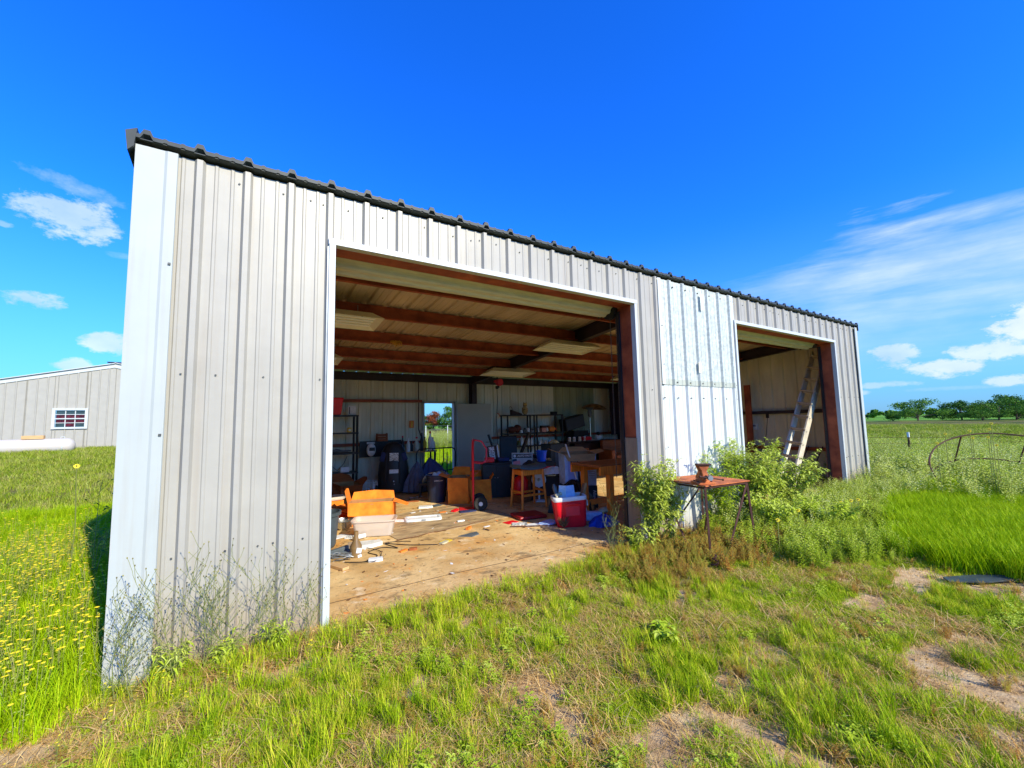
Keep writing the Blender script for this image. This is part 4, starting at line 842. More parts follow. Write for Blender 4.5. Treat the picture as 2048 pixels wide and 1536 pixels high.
t = thing('parts_sign', 'white AUTO PARTS sign box standing behind the stool', 'sign', (5.86,3.98,FZ+.565), -.55); box('board', mat('dull_white_sign',(.44,.50,.52),.6,0,.08,7), t, (0,0,.17), (.46,.10,.34), bev=.004); box('dark_band', BLACK, t, (.0,-.053,.275), (.42,.004,.085), bev=0)
text('AUTO PARTS', t, (.055,-.057,.275), (math.pi/2,0,0), .056, PAPER, shear=.25, bold=.0015); MB().lathe([(0,0),(.03,0),(.03,.003),(0,.003)],(-.165,-.058,.275),14,'y').build('emblem', PAPER, t); box('pink_flag', mat('pink_print',(.75,.28,.30),.6,0,.15,20), t, (-.12,-.054,.13), (.15,.004,.075), (0,-.15,0), 0); box('navy_flag', NAVYC, t, (-.17,-.055,.185), (.10,.004,.05), (0,-.15,0), 0)
cloth('dark_jacket', 'black jacket heaped behind the stool seat', 'jacket', BLACK, (.22,.14,.20,0,0), .7, (5.66,3.42,FZ+.60), 4)
bxo('side_table', 'brown side table under the black jacket', 'table', WOODD, (5.72,3.45,FZ), (.50,.36,.60), -.5)
# saddle stool
t = thing('bar_stool', 'orange wooden bar stool with a slate blue saddle seat', 'stool', (5.20,2.80,FZ), -.05)
lw, ld, H = .235, .175, .70
for sx in (-1,1):
    for sy in (-1,1): MB().tube([(sx*lw*1.12,sy*ld*1.2,0),(sx*lw*.92,sy*ld*.92,H)],[.025,.030],4).build('leg', WOOD, t, bev=.003)
for sy in (-1,1): box('apron', WOOD, t, (0,sy*ld*.92,H-.05), (lw*1.8,.022,.09), bev=.004)
for sx in (-1,1): box('apron', WOOD, t, (sx*lw*.92,0,H-.05), (.022,ld*1.8,.09), bev=.004)
for sy in (-1,1): box('stretcher', WOOD, t, (0,sy*ld*1.1,.25), (lw*1.95,.022,.04), bev=.003)
for sx in (-1,1): box('stretcher', WOOD, t, (sx*lw*1.04,0,.30), (.022,ld*2,.04), bev=.003)
mb = MB(); n = 12; vs = []
for k in range(n+1):
    x = -.28+.56*k/n; z = .028+.038*(x/.28)**2
    for y, dz in ((-.205,0),(-.17,.03),(0,.036),(.17,.03),(.205,0)): vs.append((x,y,H+z+dz))
for k in range(n+1):
    x = -.28+.56*k/n
    for y in (-.205,-.17,0,.17,.205): vs.append((x,y,H+.0+.034*(x/.28)**2))
q = 5; o = (n+1)*q; fs = []
for k in range(n):
    for c in range(4): fs += [(k*q+c,(k+1)*q+c,(k+1)*q+c+1,k*q+c+1),(o+k*q+c,o+k*q+c+1,o+(k+1)*q+c+1,o+(k+1)*q+c)]
    fs += [(k*q,o+k*q,o+(k+1)*q,(k+1)*q),(k*q+4,(k+1)*q+4,o+(k+1)*q+4,o+k*q+4)]
fs += [tuple(range(5))+tuple(o+c for c in (4,3,2,1,0)), tuple(n*q+c for c in (4,3,2,1,0))+tuple(o+n*q+c for c in range(5))]
mb.add(vs, fs).build('seat', SLATE, t, True)
t = thing('gas_can', 'red gas can on the floor behind the stool legs', 'gas can', (5.36,3.30,FZ), .3); MB().lathe([(0,0),(.15,0),(.17,.03),(.17,.26),(.12,.33),(.05,.35),(0,.35)],(0,0,.16),16,sq=.75).build('tank', RED, t, True); MB().tube([(-.06,0,.50),(-.05,0,.55),(.06,0,.55),(.07,0,.50)],.012,6).build('handle', RED, t); box('base_block', WOODD, t, (0,0,.08), (.34,.26,.155))
t = thing('floor_fan', 'white round floor fan seen through the stool legs', 'fan', (5.66,3.10,FZ), rot=(0,0,-.6)); 
MB().lathe([(.13,-.03),(.145,-.03),(.145,.03),(.13,.03)],(0,0,.43),22,'y').build('guard_ring', WHITEP, t, True)
mb = MB()
for k in range(12): a = k*math.pi/6; mb.tube([(.04*math.cos(a),-.03,.43+.04*math.sin(a)),(.138*math.cos(a),-.03,.43+.138*math.sin(a))],.004,4)
mb.build('grille', WHITEP, t)
for k in range(3): a = k*2.094; MB().box((.06*math.cos(a),0,.43+.06*math.sin(a)),(.11,.008,.06),(0,-a,0)).build('blade', WOODD, t)
MB().ball((0,-.01,.43),.04,10).build('hub', BEIGE, t, True); MB().tube([(0,.02,.30),(0,.02,.03)],.02,6).build('stem', WHITEP, t); box('foot', WHITEP, t, (0,.02,.015), (.24,.18,.03))
# red mat heap, magazines
t = thing('seat_cushion', 'flat dark red cushion on the floor in front of the stool', 'cushion', (4.72,2.12,FZ), -.15); box('pad', mat('dark_red_vinyl',(.30,.008,.012),.45,0,.15,7), t, (0,0,.03), (.50,.42,.055), bev=.02)
bxo('folder', 'bright red folder at the left of the floor cushion', 'folder', RED, (4.28,1.98,FZ), (.22,.15,.008), .2)
bxo('magazine', 'glossy magazine lying at the doorway shade edge', 'magazine', PRINT, (4.33,1.80,FZ), (.24,.17,.010), -.5); bxo('magazine', 'white printed sheet right of the glossy magazine', 'magazine', PAPER, (4.47,1.62,FZ), (.26,.17,.010), -.35)
bxo('papers', 'curled white papers under the weed by the cooler', 'papers', BLUEC, (4.72,1.55,FZ), (.30,.20,.035), .3, bev=.012)
# cooler
t = thing('cooler', 'open red and white cooler full of papers, tilted at the doorway', 'cooler', (4.93,1.28,FZ-.005), rot=(.0,-.07,-.52))
mb = MB(); w, d, h, th = .50, .34, .44, .035
def rr(w, d, z, r=.06, n=5):
    out = []
    for cx, cy, a0 in ((w/2-r,-d/2+r,-math.pi/2),(w/2-r,d/2-r,0),(-w/2+r,d/2-r,math.pi/2),(-w/2+r,-d/2+r,math.pi)):
        for k in range(n): a = a0+math.pi/2*k/(n-1); out.append((cx+r*math.cos(a), cy+r*math.sin(a), z))
    return out
def loft(mb, rings, cap0=True, cap1=True):
    n = len(rings[0]); vs = [p for r in rings for p in r]; fs = [(i*n+k, i*n+(k+1) % n, (i+1)*n+(k+1) % n, (i+1)*n+k) for i in range(len(rings)-1) for k in range(n)]
    if cap0: fs.append(tuple(range(n))[::-1])
    if cap1: fs.append(tuple((len(rings)-1)*n+k for k in range(n)))
    return mb.add(vs, fs)
loft(MB(), [rr(.42,.28,0), rr(.44,.30,.02), rr(.50,.35,.40)], True, False).build('body', RED, t, True)
loft(MB(), [rr(.505,.355,.395), rr(.515,.365,.405), rr(.515,.365,.445), rr(.50,.35,.455), rr(.44,.29,.455), rr(.40,.26,.06)], False, True).build('rim', WHITEP, t, True)
box('side_panel', RED, t, (.02,-.168,.25), (.22,.012,.15), (-.07,0,0), bev=.005); MB().tube([(-.08,-.185,.34),(-.04,-.20,.355),(.10,-.20,.355),(.14,-.185,.34)],.011,6).build('handle', RED, t, True)
MB().tube([(.26,-.12,.30),(.275,-.05,.36),(.275,.08,.36),(.26,.13,.30)],.010,6).build('bail', WHITEP, t, True)
for k, (x, rz_, m, l) in enumerate(((-.10,.1,PAPER,'white card standing in the cooler, left one'),(.03,-.1,BLUEC,'pale blue card standing in the middle of the cooler'),(.14,.35,WOODD,'brown slat sticking out of the cooler'),(.19,.30,CARDI,'second brown slat leaning out of the cooler'))):
    solo('card', l, 'card', m, MB().box((0,0,.13),(.15 if k < 2 else .035,.01,.32 if k < 2 else .40)), (4.93+x*.87,1.30-x*.5,FZ+.30), rot=(-.12,rz_*.9,-.52))
solo('spray_can', 'white capped can sticking out of the left of the cooler', 'can', GREYP, MB().lathe([(0,0),(.033,0),(.033,.16),(.02,.18),(.02,.20),(0,.20)],(0,0,0),10), (4.77,1.40,FZ+.42), smooth=True, rot=(-.2,-.15,0))
solo('gloves', 'pale work gloves draped over the left corner of the cooler', 'gloves', BEIGE, MB().ball((0,0,0),.045,9,(1.2,.8,.6)).ball((.05,.0,.01),.03,8).ball((-.03,-.02,-.03),.028,8), (4.72,1.32,FZ+.47), smooth=True)
# black umbrella bag and pole
cloth('black_bag', 'big black plastic bag heaped behind the red cooler', 'bag', mat('black_film',(.008,.009,.010),.35,0,.3,9,.4,18), (.42,.30,.56,.0,0), .45, (5.58,1.98,FZ), 9, .035)
t = thing('beach_umbrella', 'folded black umbrella with a white sectioned pole leaning on the heap', 'umbrella', (0,0,0))
Pa, Pb = Vector((5.72,2.30,1.25)), Vector((5.42,1.42,FZ+.03))
for f0, f1, m in ((0,.26,WHITEP),(.26,.34,BLACK),(.34,.52,WHITEP),(.52,.72,BLACK),(.72,.98,WHITEP)): MB().tube([Pa.lerp(Pb,f0),Pa.lerp(Pb,f1)],.013,8).build('pole_section', m, t, True)
box('clamp', WHITEP, t, tuple(Pa.lerp(Pb,.73)), (.09,.05,.04), (0,.5,0))
# low table with papers, pail, dark workshop pile
t = thing('low_table', 'low brown table covered with papers behind the black bag', 'table', (6.18,3.30,FZ), -.5); box('top', DARKWOOD, t, (0,0,.52), (1.05,.60,.04))
for sx in (-.48,.48):
    for sy in (-.26,.26): box('leg', DARKWOOD, t, (sx,sy,.25), (.06,.06,.50))
box('side_panel', DARKWOOD, t, (-.1,-.26,.27), (.8,.02,.40))
for k, (dx, dy, w, d, h, m, r, l) in enumerate(((-.25,-.1,.36,.26,.05,PAPER,.2,'pile of white papers on the low brown table'),(.1,-.12,.42,.22,.07,CARDI,-.1,'tan folders on the low brown table'),(.3,.05,.30,.24,.04,PAPER,.4,'loose sheets at the right of the low brown table'),(-.05,.10,.30,.06,.09,RED,.1,'red edged album on the low brown table'))):
    bxo('paper_stack', l, 'papers', m, (6.18+dx*.88+dy*.4,3.30+dy*.88-dx*.45,FZ+.541), (w,d,h), r-.5)
cloth('paper_bag', 'white draped packing paper on the front of the low table', 'packing paper', PAPER, (.36,.20,.12,0,0), .6, (5.98,3.02,FZ+.545), 6)
bxo('framed_board', 'brown framed panel leaning behind the blue printed box', 'panel', WOODD, (6.62,3.02,FZ), (.50,.05,1.0), -.5); bxo('leaning_board', 'grey board leaning beside the brown framed panel', 'board', GREYP, (6.40,3.20,FZ), (.35,.03,.95), -.5)
t = thing('pail', 'bright blue pail on the clutter pile', 'pail', (6.55,4.20,FZ+.66)); MB().lathe([(0,0),(.095,0),(.125,.22),(.135,.225),(.135,.245),(.118,.245),(.09,.02),(0,.02)],(0,0,0),18).build('shell', BLUEP, t, True); MB().tube([(-.13,0,.23),(-.08,-.06,.12),(0,-.10,.08),(.08,-.06,.12),(.13,0,.23)],.005,5).build('bail', GREY, t)
bxo('crate_stand', 'dark crate under the blue pail', 'crate', BLACK, (6.55,4.22,FZ), (.50,.42,.66), -.3)
# swivel chair
t = thing('swivel_chair', 'black swivel chair with raised arms in front of the back racks', 'chair', (6.35,5.35,FZ), -.5)
box('seat', BLACK, t, (0,0,.50), (.50,.48,.09), bev=.03); box('backrest', BLACK, t, (.02,.27,.92), (.46,.08,.62), (-.15,0,0), .03); MB().tube([(0,0,.08),(0,0,.46)],.03,8).build('stem', BLACKM, t)
for k in range(5): a = k*1.2566; MB().tube([(0,0,.10),(.30*math.cos(a),.30*math.sin(a),.06)],[.03,.018],6).build('leg', BLACKM, t)
MB().tube([(-.27,0,.55),(-.34,0,.80),(-.50,0,1.28)],[.025,.03,.035],6).build('armrest', BLACK, t, True); MB().tube([(.27,0,.55),(.33,0,.80),(.42,0,1.00),(.55,0,1.32)],[.025,.04,.05,.05],6).build('armrest', BLACK, t, True)
# machines on the pile
t = thing('generator', 'black portable generator in the dark pile by the back racks', 'generator', (7.15,5.55,FZ), -.4); box('engine', BLACKM, t, (0,0,.36), (.42,.36,.40), bev=.03); 
MB().lathe([(0,-.05),(.16,-.05),(.17,0),(.16,.05),(0,.05)],(-.05,-.22,.40),18,'y').build('recoil_cover', GREYP, t, True); MB().lathe([(0,0),(.05,0),(.05,.04),(0,.04)],(.1,0,.66),10).build('fuel_cap', RED, t)
for sy in (-.25,.25): MB().tube([(-.32,sy,0),(-.32,sy,.66),(-.28,sy,.70),(.28,sy,.70),(.32,sy,.66),(.32,sy,0)],.014,6).build('frame_tube', BLACKM, t)
box('tank', BLACK, t, (0,0,.63), (.46,.38,.10), bev=.03)
t = thing('mower_engine', 'dark engine with pale pipes in the pile behind the sign', 'engine', (6.9,4.75,FZ+.0), -.3); box('block', GREYP, t, (0,0,.50), (.34,.30,.36), bev=.03); box('stand', BLACK, t, (0,0,.16), (.5,.4,.32)); MB().tube([(.1,-.16,.4),(.16,-.22,.52),(.10,-.24,.66),(-.05,-.2,.72)],.022,7).build('exhaust', STEEL, t, True); MB().lathe([(0,0),(.10,0),(.10,.05),(0,.07)],(-.05,0,.68),14).build('air_filter', BLACKM, t, True)
for k in range(3): MB().box((0,-.155,.42+.07*k),(.30,.01,.02)).build('fin', GREY, t)
t = thing('shop_stool_box', 'black tub with a tan rag on top right of the swivel chair', 'tub', (7.55,5.05,FZ)); box('shell', BLACK, t, (0,0,.50), (.48,.42,1.0), bev=.02)
cloth('tan_rag', 'tan rag lying on the tall black tub', 'rag', mat('tan_cloth',(.45,.32,.14),.8,0,.3,15), (.16,.11,.09,0,0), .7, (7.55,5.0,FZ+1.01), 8)
RNm = random.Random(5)
for k in range(26):
    x = 6.35+RNm.random()*1.5; y = 4.3+RNm.random()*1.1; z = FZ+.50+RNm.random()*.02
    kind = k % 5; m = (PAPER, GREYP, PRINT, STEEL, BLUEC, RUSTD, BEIGE)[k % 7]
    w_ = ['white','grey','printed','shiny','pale blue','rusty','cream'][k % 7]
    if kind == 0: mbx = MB().tube([(0,0,.0),(.02,0,.12),(.09,.03,.2),(.16,.02,.14)],.012,6)
    elif kind == 1: mbx = MB().lathe([(0,0),(.05,0),(.055,.12),(.03,.15),(.03,.18),(0,.18)],(0,0,0),10)
    elif kind == 2: mbx = MB().box((0,0,.05),(.16,.10,.10),(0,.1,.4))
    elif kind == 3: mbx = MB().lathe([(0,-.02),(.08,-.02),(.09,0),(.08,.02),(0,.02)],(0,0,.09),14,'y')
    else: mbx = MB().tube([(-.08,0,.0),(.0,.02,.10),(.09,0,.22)],[.02,.014,.006],6)
    nm = ['bent_pipe','bottle','carton','pulley','tool'][kind]
    o = solo(nm, f'small {w_} {nm.replace("_"," ")} in the dark pile before the back racks', nm.replace('_',' '), m, mbx, (x,y,z), rz=RNm.random()*6, group='small clutter of the dark pile', smooth=kind in (0,1,3,4))
for k, (x, y, w, d, h, r, l) in enumerate(((6.75,4.45,.5,.4,.50,.1,'dark carton in the front of the pile, left'),(7.2,4.9,.55,.45,.50,.5,'dark carton in the middle of the pile'),(7.75,4.45,.5,.4,.50,-.3,'dark carton at the right end of the pile'),(6.45,4.95,.45,.4,.50,.7,'dark carton behind the swivel chair'))):
    bxo('carton', l, 'box', (BLACK,DARKWOOD,GREYP,BLACK)[k], (x,y,FZ), (w,d,h), r)
# timber workbench at the jamb
t = thing('timber_workbench', 'rough orange timber workbench just inside the right jamb', 'workbench', (6.35,1.42,FZ))
for k in range(4): box('top_plank', WOODD, t, (0,-.27+.18*k,.86), (1.95,.172,.038), bev=.003)
box('apron', WOOD, t, (0,-.34,.79), (1.95,.038,.14), bev=.003); box('apron', WOOD, t, (0,.34,.79), (1.95,.038,.14), bev=.003)
for sx in (-.72,.90):
    for sy in (-.30,.30): box('leg', WOOD, t, (sx,sy,.40), (.09,.09,.80), bev=.004)
box('brace', WOOD, t, (.1,.30,.18), (1.75,.038,.09))
cloth('blue_jacket', 'crumpled bright blue jacket on the floor right of the cooler', 'jacket', mat('royal_blue_cloth',(.01,.05,.36),.7,0,.3,12,.3,30), (.26,.18,.15,0,0), .6, (5.36,1.02,FZ), 12)
solo('tan_cushion', 'tan oval cushion end beside the blue jacket', 'cushion', BEIGE, MB().ball((0,0,.05),.11,12,(1.2,.7,.45)), (5.60,1.22,FZ+.10), smooth=True)
bxo('package', 'pale blue package behind the blue jacket', 'package', BLUEC, (5.40,1.30,FZ), (.30,.16,.14), -.6, bev=.03)
solo('dead_clump', 'dry brown seed head clump at the foot of the cooler', 'dry clump', mat('dry_brown',(.15,.08,.035),.9,0,.6,30), (lambda m: [m.tube([(0,0,.02),(.10*math.cos(a)*r,.10*math.sin(a)*r,.05+.12*abs(math.sin(a*2.7)))],[.010,.004],4) for a, r in [(k*.37, .5+.5*((k*7)%5)/5) for k in range(60)]] and m)(MB()), (4.72,1.20,FZ))

t = thing('dark_corner_fill', 'added dark sheet filling the dark area at the back right corner behind the chains', 'cloth', (11.75,6.62,0)); mb = MB(); vs = []  # added sheet and rod, standing in for the dark area behind the chains
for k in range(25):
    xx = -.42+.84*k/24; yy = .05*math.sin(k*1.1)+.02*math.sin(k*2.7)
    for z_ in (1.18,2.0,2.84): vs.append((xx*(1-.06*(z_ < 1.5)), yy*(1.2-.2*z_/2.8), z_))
mb.add(vs, [(3*k+r, 3*k+3+r, 3*k+4+r, 3*k+1+r) for k in range(24) for r in range(2)]); mb.build('cloth', mat('dark_plum_fill', (.018,.010,.022), .9, 0, .4, 9), t, True); MB().tube([(-.45,0,2.85),(.5,0,2.85)], .014, 6).build('fill_rod', BLACKM, t)
# ------------------------------------------------------------ clutter on the sunny floor
t = thing('rubber_sheet', 'thin brown board sheet lying on the sunny concrete', 'board', (2.50,2.04,FZ+.002), .13); PLY = mat('worn_board_sheet',(.30,.20,.10),.85,0,.35,3.0,.3,40,col2=(.44,.31,.16),stretch=(1,3,1)); 
MB().sheet([(0,0,0),(.5,.02,0),(1.1,-.015,0),(1.75,.03,0),(2.1,.0,0),(2.12,1.6,0),(.05,1.62,0)],.007).build('sheet', PLY, t)
# clear tote, lid
t = thing('plastic_tote', 'milky clear plastic tote on the sunny floor', 'tote', (2.31,2.56,FZ+.01), -.42)
loft(MB(), [rr(.50,.26,.0,.05), rr(.58,.33,.20,.06), rr(.62,.37,.205,.07), rr(.62,.37,.225,.07), rr(.57,.32,.222,.06), rr(.49,.25,.012,.05)], True, True).build('shell', CLEAR, t, True)
box('contents', mat('grey_blue_bits',(.20,.27,.33),.8,0,.5,20), t, (.06,-.02,.035), (.30,.16,.04), bev=.015); box('contents', ORANGE, t, (-.13,-.03,.035), (.09,.07,.04), bev=.015)
t = thing('tote_lid', 'white tote lid lying on the brown board sheet', 'lid', (3.22,3.02,FZ+.011), -.30)
loft(MB(), [rr(.60,.30,.0,.06), rr(.60,.30,.03,.06), rr(.58,.28,.035,.06), rr(.50,.20,.033,.04), rr(.49,.19,.018,.04)], True, True).build('rim', WHITEP, t, True); box('panel', PAPER, t, (0,0,.020), (.47,.17,.006), bev=0); box('latch', GREY, t, (.0,-.145,.02), (.07,.03,.02)); 
for sx in (-1,1):
    for sy in (-1,1): MB().lathe([(0,0),(.012,0),(.012,.003),(0,.003)],(sx*.265,sy*.10,.035),8).build('clip', BLUEC, t)
bxo('paper_scrap', 'white folded paper strip left of the tote lid', 'paper', PAPER, (2.88,3.10,FZ+.01), (.24,.11,.02), -.6)
# grey tub, bowl, tray, jug etc. by the left jamb
t = thing('storage_tub', 'grey ribbed tub cut off by the left jamb, purple cloth inside', 'tub', (1.52,2.32,FZ), .3)
mb = MB(); n = 40; vs = []
for z, r in ((0,.21),(.03,.225),(.40,.265),(.41,.29),(.45,.295),(.455,.27),(.05,.20)):
    for k in range(n): a = 2*math.pi*k/n; q = r*(1+.012*(k % 2)*(z < .40)); vs.append((q*math.cos(a), q*math.sin(a)*.85, z))
fs = [(i*n+k, i*n+(k+1) % n, (i+1)*n+(k+1) % n, (i+1)*n+k) for i in range(6) for k in range(n)]+[tuple(range(n))[::-1], tuple(6*n+k for k in range(n))]
mb.add(vs, fs).build('shell', mat('sunlit_grey_tub',(.055,.075,.085),.5,0,.2,8), t)
cloth('purple_cloth', 'purple cloth in the grey tub', 'cloth', mat('purple_cloth',(.20,.03,.28),.8,0,.3,12), (.19,.16,.10,0,0), .7, (1.53,2.32,FZ+.37), 7)
t = thing('plastic_stand', 'grey plastic base piece under the ribbed tub', 'base', (1.68,1.86,FZ), .55); box('bar', GREYP, t, (0,0,.05), (.34,.06,.06), bev=.01); box('bar', GREYP, t, (.0,-.05,.02), (.28,.08,.035), bev=.01); MB().tube([(-.05,-.08,.06),(-.02,-.16,.05),(.0,-.26,.02)],.02,6).build('nozzle', GREYP, t, True)
t = thing('mixing_bowl', 'shiny steel bowl behind the grey tub', 'bowl', (2.00,3.18,FZ)); MB().lathe([(0,0),(.07,.0),(.13,.05),(.165,.13),(.175,.135),(.165,.14),(.125,.058),(.06,.012),(0,.012)],(0,0,0),26).build('shell', STEEL, t, True)
t = thing('foam_tray', 'white scalloped foam tray on the crumpled cardboard', 'tray', (1.93,4.35,FZ+.27), .2); loft(MB(), [rr(.60,.26,.0,.10), rr(.66,.30,.03,.12), rr(.66,.30,.06,.12), rr(.56,.22,.055,.08)]).build('tray', mat('cream_foam',(.66,.60,.48),.7,0,.08,9), t, True)
bxo('cardboard_stack', 'flattened cardboard holding up the foam tray', 'cardboard', CARD, (1.93,4.35,FZ), (.50,.30,.26), .2)
t = thing('amber_jug', 'amber jug with a torn white label by the left jamb', 'jug', (1.86,1.66,FZ)); MB().lathe([(0,0),(.065,0),(.07,.02),(.07,.13),(.03,.20),(.026,.30),(0,.30)],(0,0,0),14).build('body', mat('amber_glass',(.22,.14,.06),.3,0,.2,8), t, True); box('label_panel', PAPER, t, (.02,-.068,.085), (.06,.006,.06), (0,.2,0), 0); box('label_panel', PAPER, t, (.03,-.066,.02), (.045,.006,.03), (0,-.2,0), 0)
t = thing('foam_block', 'dirty white foam slab on the floor near the left jamb', 'foam slab', (2.05,2.02,FZ), -.15); MB().sheet([(-.2,-.10,0),(.06,-.12,0),(.22,-.03,0),(.20,.10,0),(-.02,.12,0),(-.19,.09,0)],.05).build('slab', mat('foam_white',(.66,.64,.58),.8,0,.15,14,.5,60), t, bev=.006)
solo('cup', 'white and blue crushed cup left of the clear tote', 'cup', WHITEP, MB().tube([(0,0,.04),(.14,.03,.045)],[.035,.03],12).tube([(.14,.03,.045),(.165,.035,.046)],[.032,.03],12), (1.98,2.40,FZ), -.1, smooth=True)
for k, (x, y, w, d, r, m, l) in enumerate(((1.86,2.75,.26,.16,.4,PAPER,'crumpled white paper between the tub and the tote'),(1.98,2.62,.16,.11,1.0,PRINT,'blue printed scrap beside the crumpled paper'),(2.02,1.36,.16,.09,-.3,PAPER,'white card on the bare concrete'),(3.02,1.62,.17,.10,.2,YEL,'yellow wrapper near the grey slate piece'),(2.96,1.55,.15,.06,.5,BEIGE,'cream wrapper beside the yellow one'),(3.62,3.95,.26,.16,-.4,WHITEP,'bright white paper at the foot of the tall box'),(3.86,4.02,.24,.18,.3,GREYP,'grey sheet at the foot of the tall box'),(4.08,3.10,.30,.14,-.2,NAVY,'dark booklet by the hand truck toe'),(3.92,3.28,.18,.08,.6,RED,'red wrapper left of the dark booklet'),(3.70,3.34,.14,.08,.1,ORANGE,'orange wrapper on the sunny floor'),(3.66,2.50,.12,.05,-.1,PAPER,'tiny white label on the board sheet'),(3.56,2.02,.14,.05,.7,ORANGE,'orange sliver at the edge of the board sheet'),(3.85,1.98,.11,.04,.1,PAPER,'white sliver at the edge of the board sheet'),(2.40,1.52,.12,.05,.4,ORANGE,'orange scrap beside the white card'),(2.52,1.50,.10,.04,-.3,WOODD,'brown scrap right of the orange one'),(3.25,3.62,.10,.05,.3,PAPER,'small white scrap near the big orange box'))):
    mbx = MB().sheet([(-w/2,-d/2,0),(w*.1,-d*.55,0),(w/2,-d*.3,0),(w*.45,d/2,0),(-w*.1,d*.42,0),(-w/2,d*.4,0)],.006+.012*(k % 3)); solo('litter', l, 'litter', m, mbx, (x,y,FZ+.001+(.009 if 2.5 < x < 4.4 and 2.4 < y < 3.7 else 0)), r)
solo('slate_piece', 'dark grey triangular slate piece on the sunny concrete', 'slate', GREYP, MB().sheet([(-.17,.02,0),(-.02,-.11,0),(.12,-.05,0),(.15,.08,0),(.02,.06,0)],.012), (3.42,1.70,FZ))
solo('rod', 'short rusty rod lying right of the slate piece', 'rod', RUSTD, MB().tube([(0,0,.012),(.03,-.13,.012)],.008,6), (3.72,1.86,FZ)); solo('long_stick', 'long thin stick along the doorway shade edge', 'stick', RUSTD, MB().tube([(0,0,.012),(.35,-.22,.018),(.75,-.42,.012)],.007,6), (4.10,1.72,FZ))
solo('wood_offcut', 'pale wood offcut at the foot of the left jamb', 'offcut', WOODP, MB().box((0,0,.018),(.30,.08,.03)), (1.60,1.36,FZ), -1.15, bev=.003)
solo('wood_offcut', 'brown wood wedge behind the amber jug', 'offcut', WOODT, MB().box((0,0,.03),(.22,.07,.05),(0,-.2,0)), (1.85,1.98,FZ), 1.2, bev=.003)
def wire(name, label, pts, r, m): 
    P = [Vector(p) for p in pts]; out = []
    for i in range(len(P)-1):
        p0, p1, p2, p3 = P[max(i-1,0)], P[i], P[i+1], P[min(i+2,len(P)-1)]
        for k in range(6):
            t_ = k/6; out.append(.5*((2*p1)+(-p0+p2)*t_+(2*p0-5*p1+4*p2-p3)*t_**2+(-p0+3*p1-3*p2+p3)*t_**3))
    out.append(P[-1]); return solo(name, label, 'cable', m, MB().tube(out, r, 5), smooth=True)
z = FZ+.008
wire('cable', 'thin dark cable snaking across the sunny floor', [(1.70,1.50,z),(1.9,1.38,z),(2.08,1.52,z),(2.02,1.72,z),(2.22,1.82,z),(2.38,1.68,z),(2.30,1.98,z),(2.55,1.72,z),(2.86,1.52,z)], .005, BLACK)
wire('cable', 'second dark cable crossing the foam slab end', [(1.75,1.42,z+.01),(2.0,1.30,z+.01),(2.15,1.62,z+.01),(2.05,1.95,z+.01),(2.42,2.0,z),(2.62,1.88,z)], .004, BLACK)
wire('cable_tangle', 'grey tangle of wire at the foot of the left jamb', [(1.60,1.62,z)]+[(1.68+.12*math.cos(k*1.9),1.60+.10*math.sin(k*1.7),FZ+.03+.05*abs(math.sin(k*1.3))) for k in range(16)], .0045, GREY)

# ------------------------------------------------------------ rusty table with vise
TZ = .885
tb = thing('vise_table', 'rusty steel plate table standing in weeds by the zinc patch', 'table', (0,0,0))
c0, e1, e2 = Vector((5.24,-.80,TZ)), Vector((.80,-.085,0)), Vector((.09,.74,0))
MB().sheet([c0, c0+e1, c0+e1+e2, c0+e2], .014).build('top_plate', RUST, tb, bev=.002)
cs = [c0+e1*.03+e2*.04, c0+e1*.97+e2*.04, c0+e1*.97+e2*.96, c0+e1*.03+e2*.96]; ft = [c0+e1*.0-e2*.02, c0+e1*1.03-e2*.02, c0+e1*1.02+e2*1.02, c0-e1*.08+e2*1.0]
for a, b in zip(cs, ft): MB().tube([Vector((a.x,a.y,TZ)), Vector((b.x,b.y,.0))], .016, 4).build('leg', RUSTD, tb)
def br(a, b, fa, fb): MB().tube([Vector((a[0],a[1],TZ*fa)), Vector((b[0],b[1],TZ*fb))], .014, 4).build('brace', RUSTD, tb)
m01 = cs[0].lerp(cs[1], .5); br(cs[1], cs[0].lerp(cs[1], .42), .97, .06); br(cs[3], cs[3].lerp(cs[0], .62), .94, .06); br(cs[0], cs[2], .60, .10); br(cs[2], cs[3], .85, .15)
MB().tube([cs[0]-Vector((0,0,.02)), cs[1]-Vector((0,0,.02)), cs[2]-Vector((0,0,.02)), cs[3]-Vector((0,0,.02)), cs[0]-Vector((0,0,.02))], .014, 4).build('frame', RUSTD, tb)
vi = thing('bench_vise', 'rusty bench vise bolted on the front corner of the table', 'vise', (5.37,-.68,TZ+.0145), -.62)
vi.scale = (1.12,1.12,1.12); mb = MB(); mb.box((0,0,.012),(.20,.17,.024)); mb.lathe([(.075,.024),(.07,.05),(.045,.06),(.045,.09),(0,.09)],(0,0,0),16); mb.build('base', RUST, vi, bev=.004)
mb = MB(); mb.add([(-.045,-.03,.05),(.045,-.03,.05),(.045,.10,.05),(-.045,.10,.05),(-.028,-.01,.13),(.028,-.01,.13),(.028,.05,.13),(-.028,.05,.13),(-.065,-.01,.20),(.065,-.01,.20),(.06,.04,.20),(-.06,.04,.20)],[(0,3,2,1),(0,1,5,4),(1,2,6,5),(2,3,7,6),(3,0,4,7),(4,5,9,8),(5,6,10,9),(6,7,11,10),(7,4,8,11),(8,9,10,11)]); mb.build('fixed_jaw', RUST, vi, bev=.006)
